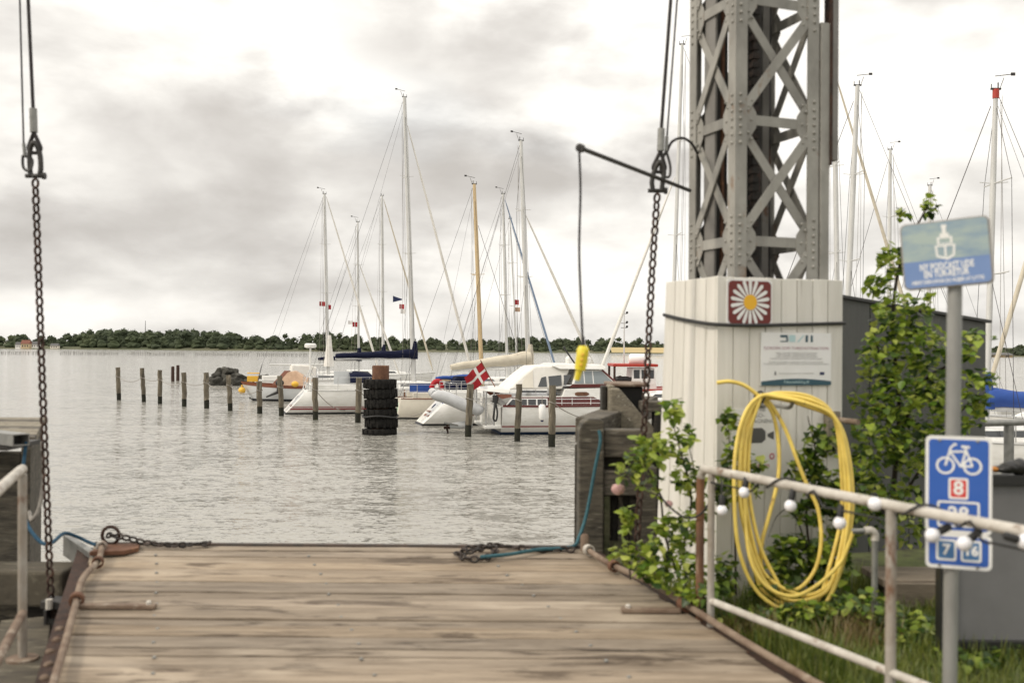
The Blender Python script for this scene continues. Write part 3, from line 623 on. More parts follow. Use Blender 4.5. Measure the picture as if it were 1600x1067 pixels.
# hollow aluminium profile on top of the block
tub = thing('metal_tube', 'hollow rectangular aluminium tube sticking out on the left timber block', 'metal tube', W(20, 686, 6.85))
e = W(33, 687, 6.75); ax = Vector((-.80, .60, 0)); sx_ = Vector((.60, .80, 0)); hw_, hh_ = .058, .036
for dz in (-1, 1): mb = MB(); mb.bar(e + UP * dz * hh_, e + ax * 1.1 + UP * dz * hh_, hw_ * 2, .008, sx_); mb.build('flange', 'galv', tub)
for ds in (-1, 1): mb = MB(); mb.bar(e + sx_ * ds * (hw_ - .004), e + ax * 1.1 + sx_ * ds * (hw_ - .004), .008, hh_ * 2 - .009, sx_); mb.build('web', 'galv', tub)
mb = MB(); mb.bar(e + ax * .10, e + ax * 1.0, hw_ * 2 - .02, hh_ * 2 - .012, sx_); mb.build('dark_fill', 'black_steel', tub)  # black filler standing in for the dark inside of the hollow tube
mb = MB(); mb.box((e.x - .35, 7.0, e.z - .06), (.5, .48, .03)); mb.build('support', 'black_steel', tub)
# kerb beam and low platform
kb = thing('kerb_beam', 'broad brown steel kerb beam under the left timber fender', 'beam', (-3.6, 6.9, 1.2))
quad_block('beam', 'platform_wood', kb, (-6.5, 6.72), (-3.02, 6.72), .34, 1.22, 1.46, (0, 1), .02)
for i in range(3):
    mb = MB(); mb.box((-3.25 - i * .9, 6.95, .35), (.18, .18, 1.9)); mb.build('post', 'dark_timber', kb)
plat = thing('quay_platform', 'low brown timber platform carrying the left railing', 'platform', (-3.5, 5, 1.0))
for i in range(8):
    a = Vector((-2.94, 6.42)) - sd * (.0) ; off = .30 * i
    p0 = Vector((-2.95, 6.42)) - nv * off; p1 = p0 - sd * 5.2; q0 = p0 - nv * .292; q1 = q0 - sd * 5.2
    mb = MB(); mb.hexa([(p0.x, p0.y, 1.17), (q0.x, q0.y, 1.17), (q1.x, q1.y, 1.17), (p1.x, p1.y, 1.17), (p0.x, p0.y, 1.25), (q0.x, q0.y, 1.25), (q1.x, q1.y, 1.25), (p1.x, p1.y, 1.25)])
    mb.build('plank', 'platform_wood', plat, bevel=.008)
for k in (0.4, 2.4, 4.4):
    p = Vector((-3.1, 6.3)) - sd * k; mb = MB(); mb.box((p.x - 1.1, p.y, 1.06), (2.2, .16, .2)); mb.build('joist', 'dark_timber', plat)
    mb = MB(); mb.box((p.x, p.y, .2), (.2, .2, 1.7)); mb.build('post', 'dark_timber', plat)
mb = MB(); p0 = Vector((-2.93, 6.42)); p1 = p0 - sd * 5.2
mb.bar((p0.x, p0.y, 1.02), (p1.x, p1.y, 1.02), .03, .34, (1, 0, 0)); mb.build('fascia', 'black_steel', plat)
# left railing
rl = thing('railing', 'white pipe railing with rusty lower rail on the left platform', 'railing', (-2.71, 5.51, 1.25))
pb = G(35, 1030, 1.25); pt = Vector((pb.x - .01, pb.y, W(36, 735, pb.y).z)); rd = Vector((.33, -.944, 0))
mb = MB(); mb.tube([pb, pt - UP * .02], .025, 10); mb.build('post', 'rail_rust', rl, smooth=50)
mb = MB(); mb.tube(spline([pt + UP * .005 - rd * .0, pt + rd * .3 + UP * .012, pt + rd * 3], 5), .026, 10); mb.build('top_rail', 'rail_paint', rl, smooth=50)
mb = MB(); m0 = pb + UP * .26; mb.tube([m0, m0 + rd * 3], .023, 10); mb.build('lower_rail', 'rust_tan', rl, smooth=50)
mb = MB(); mb.lathe([(.085, 0), (.085, .012), (.04, .016)], 14, Matrix.Translation(pb)); mb.build('foot_plate', 'rust_tan', rl, smooth=40)
for k in (1.5, 2.95):
    mb = MB(); mb.tube([pb + rd * k, pt + rd * k], .025, 10); mb.build('post', 'rail_rust', rl, smooth=50)
# dark hinge bracket holding the left chain
br = thing('chain_bracket', 'dark steel bracket where the left lifting chain meets the ramp', 'bracket', W(95, 960, 6.2))
c = W(92, 945, 6.28)
mb = MB(); mb.prism([(-.12, -.06), (.14, -.10), (.05, .06), (-.12, .08)], -.03, .02, Matrix.Translation(c + Vector((.03, .0, .02)))); mb.build('top_plate', 'black_steel', br, bevel=.006)
for dx in (-.05, .09):
    mb = MB(); mb.box(c + Vector((dx, -.02, -.12)), (.022, .12, .22)); mb.build('cheek', 'black_steel', br, bevel=.006)
mb = MB(); mb.tube([c + Vector((-.12, -.03, -.16)), c + Vector((.16, -.03, -.16))], .038, 10); mb.build('pin', 'black_steel', br, smooth=40)
mb = MB(); mb.bar(c + Vector((-.06, .0, -.05)), c + Vector((.42, .12, -.10)), .05, .06, UP); mb.build('arm', 'rust_dark', br)
mb = MB(); mb.tube([c + Vector((-.02, -.09, .0)), c + Vector((-.02, -.09, .06))], .022, 8); mb.build('nut', 'rail_paint', br, smooth=40)
# ================================================================== RIGHT FENDER
rf = thing('timber_fender', 'grey timber fender frame with mossy sill right of the ramp end', 'fender', (.8, 7.5, 0))
YF_ = 7.42
def bx(name, mt, x0, x1, y0, y1, z0, z1, bev=.012, parent=rf):
    mb = MB(); mb.box(((x0 + x1) / 2, (y0 + y1) / 2, (z0 + z1) / 2), (x1 - x0, y1 - y0, z1 - z0)); return mb.build(name, mt, parent, bevel=bev)
def zpx(y, Y): return W(960, y, Y).z
def xpx(x, Y): return W(x, 700, Y).x
mb = MB(); xa, xb = xpx(905, YF_), xpx(944, YF_); zt = zpx(655, YF_)       # corner post with a rounded head
prof = [(xa, -1.2), (xb, -1.2), (xb, zt - .02), (xb - .03, zt), (xa + .07, zt), (xa + .025, zt - .03), (xa, zt - .09)]
mb.prism([(x, z) for x, z in prof], 0, .30, Matrix(((1, 0, 0, 0), (0, 0, 1, YF_), (0, 1, 0, 0), (0, 0, 0, 1)))); mb.build('corner_post', 'grey_timber', rf, bevel=.012)
bx('side_post', 'grey_timber', xpx(998, YF_), xpx(1028, YF_), YF_ + .01, YF_ + .26, -1.2, zpx(730, YF_))
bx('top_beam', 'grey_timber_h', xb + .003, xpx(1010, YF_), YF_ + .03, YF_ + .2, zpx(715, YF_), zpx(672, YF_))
bx('gap_shade', 'dark_timber', xb + .003, xpx(998, YF_), YF_ + .16, YF_ + .2, zpx(738, YF_), zpx(716, YF_))  # dark board set back here as the shade of the open gap
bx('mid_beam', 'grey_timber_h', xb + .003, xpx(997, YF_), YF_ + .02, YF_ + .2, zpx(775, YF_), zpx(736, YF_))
for i in range(5):
    x0 = xb + .03 + i * .046; bx('infill_board', 'dark_timber' if i % 2 else 'grey_timber', x0, x0 + .042, YF_ + .15 + .01 * (i % 2), YF_ + .2, -.5, zpx(776, YF_), .004)
bx('frame_stile', 'moss_timber', xb + .004, xb + .05, YF_ + .03, YF_ + .14, -.5, zpx(776, YF_), .006)
mb = MB(); x0, x1 = xb + .05, xpx(1010, YF_); z0, z1 = zpx(880, YF_), zpx(860, YF_)
mb.hexa([(x0, YF_ - .02, .2), (x1, YF_ - .02, .2), (x1, YF_ + .15, .2), (x0, YF_ + .15, .2), (x0, YF_ - .02, z0), (x1, YF_ - .02, z0), (x1, YF_ + .15, z1 + .05), (x0, YF_ + .15, z1 + .05)])
mb.build('sill', 'moss_timber', rf, bevel=.01)
A0 = Vector((xpx(925, YF_), YF_ + .31, zt - .11)); A1 = Vector((1.42, 10.4, zt - .07))
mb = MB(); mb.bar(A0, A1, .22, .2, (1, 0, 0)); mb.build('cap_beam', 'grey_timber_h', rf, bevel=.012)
for k in range(9):
    p = A0.lerp(A1, k / 9); q = A0.lerp(A1, (k + .96) / 9)
    mb = MB(); mb.hexa([(p.x - .11, p.y, -1), (p.x - .05, p.y, -1), (q.x - .05, q.y, -1), (q.x - .11, q.y, -1), (p.x - .11, p.y, zt - .22), (p.x - .05, p.y, zt - .22), (q.x - .05, q.y, zt - .2), (q.x - .11, q.y, zt - .2)])
    mb.build('side_board', 'grey_timber', rf, bevel=.008)
# raised dolphin behind: pale broken timber, dark box, brown lid
dl = thing('timber_dolphin', 'pale splintered timber dolphin with brown lid behind the right fender', 'dolphin', (1.0, 8.6, 0))
YD = 8.5
bx('post', 'dark_timber', xpx(940, YD), xpx(948, YD), YD, YD + .2, -1, zpx(603, YD), parent=dl)
bx('post', 'pale_timber', xpx(949, YD), xpx(960, YD), YD - .02, YD + .2, -1, zpx(602, YD), parent=dl)
mb = MB(); pp = [(950, 606), (966, 606), (1000, 645), (1022, 668), (1024, 700), (985, 688), (962, 676), (950, 650)]
mb.prism([(xpx(x, YD), zpx(y, YD)) for x, y in pp], -.10, .10, Matrix(((1, 0, 0, 0), (0, 0, -1, YD + .02), (0, 1, 0, 0), (0, 0, 0, 1)))); mb.build('brace', 'pale_timber', dl, bevel=.02)
bx('back_box', 'black_frame', xpx(962, YD), xpx(1010, YD), YD + .25, YD + .6, -.6, zpx(606, YD), parent=dl)
bx('lid', 'rust_tan', xpx(955, YD), xpx(1018, YD), YD + .10, YD + .75, zpx(605, YD), zpx(600, YD), parent=dl)
bx('cross_beam', 'grey_timber_h', xpx(1000, YD), xpx(1032, YD), YD - .1, YD + .14, zpx(642, YD), zpx(626, YD), parent=dl)
bx('end_post', 'dark_timber', xpx(1020, YD), xpx(1034, YD), YD - .13, YD + .10, -1, zpx(643, YD), parent=dl)

# ================================================================== HOUSING ROUND THE TOWER FOOT
HC = Vector((1.2956, 6.3, 0)); HW, HD, HT = .965, .665, 3.455
NF = Vector((.342, -.94, 0)); NL = -AXV
hs = thing('tower_housing', 'white boarded box round the foot of the lattice tower', 'housing', HC + Vector((.3, .4, GZ)))
nb = 8; bw = HW / nb
for i in range(nb):
    a = HC + AXV * (bw * i + .003); b = HC + AXV * (bw * (i + 1) - .003); o_ = NF * vary(.002)
    mb = MB(); mb.hexa([a + o_ + UP * 1.3, b + o_ + UP * 1.3, b + AXU * .022 + UP * 1.3, a + AXU * .022 + UP * 1.3] + [p + UP * (HT + vary(.004)) for p in (a + o_, b + o_, b + AXU * .022, a + AXU * .022)])
    mb.build('board', 'board_white', hs, bevel=.003)
nb = 5; bw = HD / nb
for i in range(nb):
    a = HC + AXU * (bw * i + .003); b = HC + AXU * (bw * (i + 1) - .003); la, lb = -AXV * (.075 * i / nb), -AXV * (.075 * (i + 1) / nb)
    if i == 0: a = HC + AXU * .023
    mb = MB(); mb.hexa([b + lb + UP * 1.3, a + la + UP * 1.3, a + la + AXV * .022 + UP * 1.3, b + lb + AXV * .022 + UP * 1.3] + [p + UP * (HT + vary(.004)) for p in (b, a, a + AXV * .022, b + AXV * .022)])
    mb.build('board', 'board_white', hs, bevel=.003)
for side, a, b in (('r', HC + AXV * HW + AXU * .025, HC + AXV * HW + AXU * HD), ('b', HC + AXV * HW + AXU * HD, HC + AXU * (HD + .002) + AXV * .03)):
    mb = MB(); mb.bar((a + b) / 2 + UP * 1.3, (a + b) / 2 + UP * (HT - .003), (b - a).length, .022, b - a); mb.build('back_panel', 'board_white', hs)
mb = MB(); s = .014; P = [HC + AXU * (HD - .01) + NL * .02 + UP * W(1040, 492, 6.92).z, HC + AXU * .35 + NL * .02 + UP * W(1080, 500, 6.6).z, HC + NL * .012 + NF * .012 + UP * W(1122, 507, 6.3).z,
      HC + AXV * .25 + NF * .03 + UP * W(1175, 508.5, 6.4).z, HC + AXV * .6 + NF * .02 + UP * W(1240, 507, 6.5).z, HC + AXV * (HW + .004) + NF * .012 + UP * W(1317, 505, 6.63).z]
mb.tube(spline(P, 6), .012, 8); mb.build('strap', 'black_rubber', hs, smooth=60)
def FP(x, y, off=0.0):                                       # pixel -> front face of the housing
    r = ray(x, y); p0 = HC + NF * off; return CAM + r * ((p0 - CAM).dot(NF) / r.dot(NF))
def FM(x, y, off): return frame(FP(x, y, off), AXV, NF)
def fsize(x0, y0, x1, y1):
    return (FP(x1, (y0 + y1) / 2) - FP(x0, (y0 + y1) / 2)).length, (FP((x0 + x1) / 2, y1) - FP((x0 + x1) / 2, y0)).length
# daisy route sign
sg = thing('route_sign', 'brown square sign with white and yellow daisy on the white housing', 'sign', FP(1170, 473))
wd, ht = fsize(1135, 437, 1206, 508); M = FM(1170, 472.5, .004); ow = .044
mb = MB(); mb.prism(rrect(wd, ht, .02), 0, .010, M); mb.build('back_plate', 'sign_white', sg)
cut = [(-wd * .46 + .03, ht * .46), (wd * .46 - .0, ht * .46), (wd * .46, -ht * .46), (-wd * .46, -ht * .46), (-wd * .46, ht * .46 - .03)]
mb = MB(); mb.prism(rrect(wd * .93, ht * .93, .028), .011, .014, M); mb.build('field', 'sign_maroon', sg)
for i in range(18):
    a = 2 * math.pi * i / 18 + .17; q = Matrix.Rotation(a, 4, 'Z'); r0, r1, hw = wd * .13, wd * .435, wd * .034
    mb = MB(); mb.prism([(r0, -hw * .4), (r0 + (r1 - r0) * .5, -hw * .95), (r1 - hw, -hw), (r1, 0), (r1 - hw, hw), (r0 + (r1 - r0) * .5, hw * .95), (r0, hw * .4)], .015, .017, M @ q); mb.build('petal', 'sign_white', sg)
mb = MB(); mb.lathe([(wd * .145, .0165), (wd * .145, .019)], 24, M); mb.build('flower_centre', 'sign_yellow', sg)
# information board
sg = thing('information_board', 'white printed information board with dark teal foot on the housing', 'sign', FP(1243, 560))
wd, ht = fsize(1189, 520, 1298, 602); M = FM(1243.5, 561, .004)
mb = MB(); mb.box((0, 0, .004), (wd, ht, .008)); o = mb.build('panel', 'sign_white', sg); o.data.transform(M)
n = 14; top = [(-wd / 2 + wd * i / n, -ht * .42 + ht * .05 * math.sin(math.pi * i / n)) for i in range(n + 1)]
mb = MB(); mb.prism([(-wd / 2, -ht / 2)] + [(wd / 2, -ht / 2)] + top[::-1], .0085, .0095, M); mb.build('foot_band', 'print_teal', sg)
def T(dx, dy, h=.0095): return M @ Matrix.Translation((dx * wd, dy * ht, h))
text('Fiskeriudvikling.dk', .026, T(0, -.435, .0105), 'print_aqua', sg, ext=.0003, wide=wd * .36)
text('FJORDEN SOM TURISTATTRAKTION', .026, T(0, .205), 'print_rose', sg, ext=.0003, wide=wd * .92)
for dy, ww in ((.12, .6), (.085, .56), (.05, .6), (.01, .74), (-.055, .78), (-.09, .93)):
    text('Projektet er gennemført i samarbejde med havnen og byens borgere', .013, T(0, dy), 'print_grey', sg, ext=.0003, wide=wd * ww)
text('Den Europæiske Union, Hav- og Fiskerifonden', .012, T(.0, -.27), 'print_grey', sg, ext=.0003, wide=wd * .5)
lg = MB(); M0 = T(0, 0)
for x0, x1, y0, y1 in ((-.235, -.13, .41, .455), (-.15, -.125, .33, .41), (-.235, -.13, .325, .345)): lg.prism([(x0 * wd, y0 * ht), (x1 * wd, y0 * ht), (x1 * wd, y1 * ht), (x0 * wd, y1 * ht)], 0, .0005, M0)
for x0, x1 in ((.125, .16), (.2, .23)): lg.prism([(x0 * wd, .325 * ht), (x1 * wd, .325 * ht), (x1 * wd, .455 * ht), (x0 * wd, .455 * ht)], 0, .0005, M0)
lg.build('logo', 'print_teal', sg)
lg = MB(); lg.prism([(-.11 * wd, .325 * ht), (-.02 * wd, .325 * ht), (-.02 * wd, .455 * ht), (-.11 * wd, .455 * ht)], 0, .0004, M0); lg.prism([(.0, .325 * ht), (.09 * wd, .455 * ht), (.11 * wd, .455 * ht), (.03 * wd, .325 * ht)], 0, .0004, M0); lg.build('logo_block', 'print_aqua', sg)
lg = MB(); lg.prism([(.335 * wd, -.3 * ht), (.4 * wd, -.3 * ht), (.4 * wd, -.245 * ht), (.335 * wd, -.245 * ht)], 0, .0005, M0); lg.build('union_flag', 'flag_navy', sg)
lg = MB(); lg.prism([(-.315 * wd, -.3 * ht), (-.29 * wd, -.3 * ht), (-.295 * wd, -.23 * ht), (-.31 * wd, -.23 * ht)], 0, .0005, M0); lg.build('crest', 'print_dark', sg)
# camera surveillance sign behind the hose
sg = thing('surveillance_sign', 'white camera surveillance sign half hidden by the yellow hose', 'sign', FP(1180, 690))
wd, ht = fsize(1143, 639, 1216, 746); M = FM(1179.5, 692, .004)
mb = MB(); mb.prism(rrect(wd, ht, .012), 0, .004, M); mb.build('panel', 'sign_white', sg)
text('VIDEO-', .038, T(0, .40, .0042), 'print_dark', sg, ext=.0003, wide=wd * .4)
text('OVERVÅGNING', .038, T(0, .315, .0042), 'print_dark', sg, ext=.0003, wide=wd * .82)
mb = MB(); mb.prism([(-.28 * wd, .0), (.14 * wd, .0), (.22 * wd, .05 * ht), (.22 * wd, .17 * ht), (.14 * wd, .22 * ht), (-.28 * wd, .22 * ht)], .0042, .0048, M)
mb.prism([(.26 * wd, .09 * ht), (.40 * wd, .04 * ht), (.40 * wd, .17 * ht), (.26 * wd, .13 * ht)], .0042, .0048, M); mb.build('camera_symbol', 'print_dark', sg)
text('Safe', .045, T(.1, -.33, .0042), 'print_pink', sg, ext=.0003, wide=wd * .42)
mb = MB(); o_ = [(math.cos(i * .3142) * .02 + wd * .36, math.sin(i * .3142) * .02 - ht * .2) for i in range(20)]; i_ = [(math.cos(i * .3142) * .011 + wd * .36, math.sin(i * .3142) * .011 - ht * .2) for i in range(20)]
ring(mb, o_, i_, .0042, .0048, M); mb.build('ring_logo', 'print_pink', sg)

# ================================================================== LATTICE TOWER
TC = Vector(((1147 - 800) / FPX * 6.42, 6.42, 0)); KV, KU = .645, .585
tw = thing('lattice_tower', 'riveted grey steel lattice tower of the ferry berth', 'tower', TC + Vector((.2, .4, GZ)))
cs = [TC, TC + AXV * KV, TC + AXV * KV + AXU * KU, TC + AXU * KU]
ZT = 7.66; LV = [3.70 + .787 * i for i in range(-1, 6)]
faces = [(0, 1, NF), (1, 2, AXV), (2, 3, -NF), (3, 0, NL)]
fl, th = .088, .011
for ci in range(4):                                          # corner angles
    nx, pv_ = cs[(ci + 1) % 4], cs[(ci - 1) % 4]; c = cs[ci]; d1 = (nx - c).normalized(); d2 = (pv_ - c).normalized()
    mb = MB(); sec = [Vector((0, 0, 0)), d1 * fl, d1 * fl + d2 * th, d1 * th + d2 * th, d1 * th + d2 * fl, d2 * fl]
    n = 6; mb.add([c + s_ + UP * 1.3 for s_ in sec] + [c + s_ + UP * ZT for s_ in sec], [tuple(range(n - 1, -1, -1)), tuple(range(n, 2 * n))] + [(i, (i + 1) % n, n + (i + 1) % n, n + i) for i in range(n)])
    mb.build('leg', 'tower_paint', tw)
riv = MB()
def rivet(p, n_, r=.0125): riv.lathe([(r, 0), (r * .85, r * .5), (r * .4, r * .8)], 7, frame(p, n_.orthogonal(), n_))
for a, b, nrm in faces:
    A, B = cs[a], cs[b]; d = (B - A).normalized(); L = (B - A).length
    front = a in (0, 3)
    for k, z in enumerate(LV):
        if z > ZT: continue
        mb = MB(); mb.bar(A + d * .055 - nrm * .019 + UP * z, B - d * .055 - nrm * .019 + UP * z, .066, .010, UP); mb.build('cross_bar', 'tower_paint', tw)
        for e_, sgn in ((A, 1), (B, -1)):                     # gusset plates
            g = [(0.02, -.14), (.10, -.14), (.165, -.05), (.165, .05), (.10, .14), (.02, .14)]
            mb = MB(); mb.prism([(x, y) for x, y in g], -.016, -.0115, frame(e_ + UP * z, d * sgn, nrm) if sgn > 0 else Matrix(frame(e_ + UP * z, d, nrm)) @ Matrix.Scale(-1, 4, (1, 0, 0)))
            mb.build('gusset_plate', 'tower_paint', tw)
            if front:
                for dz in (-.155, -.10, -.05, 0, .05, .10, .155): rivet(e_ + d * sgn * .038 + UP * (z + dz) + nrm * .0005, nrm)
                for (ux, dz) in ((.085, .0), (.125, 0), (.10, .085), (.125, .125), (.10, -.085), (.125, -.125)): rivet(e_ + d * sgn * ux + UP * (z + dz) - nrm * (.013 if abs(dz) < .01 else .006), nrm, .0115)
        if k + 1 < len(LV) and LV[k + 1] <= ZT + .01:
            z1 = LV[k + 1]; i0 = .075
            mb = MB(); mb.bar(A + d * i0 + UP * (z + .075) - nrm * .006, B - d * i0 + UP * (z1 - .075) - nrm * .006, .062, .009, d); mb.build('brace', 'tower_paint', tw)
            mb = MB(); mb.bar(A + d * i0 + UP * (z1 - .075) - nrm * .024, B - d * i0 + UP * (z + .075) - nrm * .024, .062, .009, d); mb.build('brace', 'tower_paint', tw)
stuff(riv.build('rivets', 'tower_paint', tw, smooth=50))
def inner(name, mt, fv, fu, wv, wu, z0, z1):
    c = TC + AXV * KV * fv + AXU * KU * fu; mb = MB(); mb.bar(c + UP * z0, c + UP * z1, wv, wu, AXV); return mb.build(name, mt, tw, bevel=.004)
inner('guide_column', 'tower_dark', .50, .60, .15, .10, 1.4, ZT); inner('guide_column', 'tower_mid', .70, .66, .055, .12, 1.4, ZT)
inner('guide_column', 'tower_dark', .22, .80, .17, .03, 1.4, ZT); inner('guide_column', 'tower_dark', .83, .84, .13, .03, 1.4, ZT)
inner('rod', 'rust', .16, .55, .022, .022, 1.4, ZT); inner('guide_column', 'tower_mid', .06, .62, .02, .13, 1.4, ZT)
c = TC + AXV * KV * .47 + AXU * KU * .42; mb = MB()          # roller chain inside
z = 1.5
while z < ZT: mb.box(c + UP * z, (.05, .05, .035), Matrix.Rotation(R(20), 3, 'Z')); mb.box(c + UP * (z + .03), (.028, .03, .03), Matrix.Rotation(R(20), 3, 'Z')); z += .06
mb.build('roller_chain', 'chain_black', tw)
for z in LV[:-1]:                                            # tie bars inside
    a, b = cs[0] + UP * (z + .02), cs[2] + UP * (z + .02); mb = MB(); mb.bar(a.lerp(b, .06), a.lerp(b, .94), .05, .012, UP); mb.build('tie_bar', 'tower_dark', tw)
mb = MB(); a = cs[1] + AXV * .045 + AXU * .03; mb.bar(a + UP * 1.4, a + UP * W(1282, 36, 6.65).z, .07, .08, AXV); mb.build('guide_box', 'tower_paint', tw, bevel=.004)
mb = MB(); a = cs[1] + AXV * .112 + AXU * .02; zb = W(1298, 252, 6.68).z; mb.bar(a + UP * zb, a + UP * ZT, .052, .09, AXV); mb.build('guide_channel', 'tower_mid', tw, bevel=.004)
mb = MB(); a = cs[1] + AXV * .0845 + AXU * .008; mb.bar(a + UP * (zb - .03), a + UP * ZT, .012, .07, AXV); mb.build('guide_edge', 'rust_dark', tw)
for z in (4.9, 6.0, 7.2):
    mb = MB(); a = cs[1] + AXV * .05 + AXU * .03; mb.bar(a + UP * z - AXV * .05, a + UP * z + AXV * .08, .05, .05, UP); mb.build('bracket', 'rust_dark', tw)
# arm with the hanging push-button pendant
a0 = W(1078, 298, 6.86); a1 = G(905, 231, a0.z); mb = MB(); mb.tube([a0, a1], .013, 10); mb.tube([a1 - (a0 - a1).normalized() * .0, a1 + (a0 - a1).normalized() * .03], .024, 10); mb.build('pendant_arm', 'black_steel', tw, smooth=40)
mb = MB(); mb.tube(spline([W(1041, 240, 6.5), W(1050, 222, 6.5), W(1066, 216, 6.6), W(1080, 224, 6.75), W(1090, 240, 6.8)], 6), .009, 8); mb.build('curved_cable', 'wire', tw, smooth=60)
pd = thing('control_pendant', 'yellow push button pendant hanging on a cable from the tower arm', 'control pendant', a1)
ya = a1.y; mb = MB(); mb.tube(spline([a1 - UP * .01, W(907, 300, ya), W(905, 390, ya), W(908, 480, ya), W(911, 542, ya)], 6), .0065, 8); mb.build('cable', 'wire', pd, smooth=60)
mb = MB(); pc = W(908, 568, ya); P = [W(911, 540, ya), W(911, 546, ya), W(909, 562, ya), W(906, 578, ya), W(903, 583, ya), W(901, 594, ya)]
mb.tube(P[:4], [.022, .034, .034, .030], 12); o = mb.build('button_box', 'yellow_plastic', pd, smooth=30)
mb = MB(); mb.tube([P[3] + UP * .01, P[5]], [.020, .016], 10); mb.build('grip', 'yellow_plastic', pd, smooth=30)
mb = MB(); mb.tube([P[0] + UP * .05, P[0]], [.008, .014], 8); mb.build('cable_gland', 'black_rubber', pd, smooth=40)
for i in range(3):
    mb = MB(); p = P[1].lerp(P[3], .25 + .25 * i); mb.lathe([(.009, -.002), (.009, .006), (.006, .008)], 10, frame(p + Vector((0, -.033, 0)), (1, 0, 0), (0, -1, .1))); mb.build('button', 'buoy_yellow', pd, smooth=40)

# ================================================================== YELLOW HOSE
YH = 6.08
def hp(x, y, dy=0): return W(x, y, YH + dy - max(0, y - 640) / 310 * .16)
hose = MB(); hr = .0125
hose.tube(spline([hp(1120, 598), hp(1140, 596), hp(1163, 602), hp(1188, 620)], 6), hr, 8)
loops = []
for i, (l_, b_, r_) in enumerate([(-8, 18, -2), (0, -4, -8), (7, -12, 0), (13, 6, -14), (4, 10, 3)]):
    j = vary
    loops.append([(1188 + i, 619 + i * 1.5), (1170 + l_ * .7, 643 + j(4)), (1158 + l_, 695 + j(6)), (1156 + l_ * 1.1, 775 + j(8)), (1166 + l_ * 1.6 + j(5), 850 + b_ * .5), (1192 + l_ * 1.4 + j(8), 910 + b_), (1240 + j(14), 942 + b_ * 1.2), (1288 + r_ + j(6), 934 + b_), (1314 + r_ * 1.3, 885 + j(12)), (1329 + r_, 800 + j(8)), (1324 + r_ * .8, 715 + j(6)), (1306 + r_ * .4, 655 + r_ * .6), (1262 + j(4), 632 + r_ * .9), (1215, 621 + r_ * .5)])
loops.append([(1189, 621), (1207, 645), (1216, 690), (1216, 745), (1203, 800), (1190, 850), (1191, 890), (1212, 918), (1246, 920), (1273, 890), (1283, 845), (1278, 795), (1262, 760), (1246, 720), (1228, 672), (1205, 632)])
for i, lp in enumerate(loops):
    hose.tube(spline([hp(x, y, (-.05 + .022 * i + vary(.012)) if 0 < k < len(lp) - 1 else -.01 + .01 * i) for k, (x, y) in enumerate(lp)], 6, closed=True), hr, 8, closed=True)
SP = G(1366, 978, GZ)                                         # foot of the standpipe
el = Vector((SP.x, SP.y, W(1366, 832, SP.y).z))
hose.tube(spline([el + Vector((-.125, -.0, .008)), W(1327, 848, 5.85), W(1312, 880, 5.86), W(1275, 915, 5.85), W(1236, 931, 5.82), W(1196, 914, 5.85), W(1172, 870, 5.9), W(1163, 790, 5.98), W(1163, 700, 6.04), W(1188, 622, 6.07)], 8), hr, 8)
hs_ = hose.build('garden_hose', 'hose_yellow', None, smooth=60); tag(hs_, 'coiled yellow hose hanging on the white housing behind the railing', 'hose')
rope('hose_tie', [hp(1180, 615), hp(1190, 612), hp(1194, 622), hp(1188, 630), hp(1180, 625), hp(1180, 615)], .007, 'black_rubber', 'black strap tying the yellow hose at its hook', 'strap')
hk = thing('hose_hook', 'steel hook on the housing that carries the yellow hose', 'hook', FP(1189, 628))
mb = MB(); a = FP(1190, 632, .0); mb.tube(spline([a, a + NF * .2, a + NF * .3, a + NF * .33 + UP * .04], 4), .012, 8); mb.build('hook_bar', 'galv', hk, smooth=50)
mb = MB(); mb.prism(rrect(.05, .09, .01), .002, .008, frame(a, AXV, NF)); mb.build('wall_plate', 'galv', hk)
pg = thing('hose_peg', 'pale timber bracket carrying the right side of the yellow hose', 'bracket', FP(1296, 670))
mb = MB(); mb.prism(rrect(*fsize(1286, 642, 1306, 706), .006), .002, .05, FM(1296, 674, 0)); mb.build('bracket_board', 'pale_timber', pg, bevel=.004)
mb = MB(); a = FP(1300, 655, .0); mb.tube([a, a + NF * .26], .019, 10); mb.build('peg', 'rust_tan', pg, smooth=50)
st = thing('standpipe', 'galvanised water standpipe with elbow right of the yellow hose', 'pipe', SP)
mb = MB(); mb.tube([SP - UP * .02, el - UP * .03], .0185, 12); mb.build('pipe', 'galv', st, smooth=50)
mb = MB(); mb.tube(spline([el - UP * .045, el - UP * .01, el + Vector((-.02, 0, .012)), el + Vector((-.06, 0, .012))], 5), .024, 12); mb.build('elbow', 'rail_paint', st, smooth=50)
mb = MB(); mb.tube([el + Vector((-.055, 0, .012)), el + Vector((-.135, 0, .008))], .016, 10); mb.build('spout', 'galv', st, smooth=50)

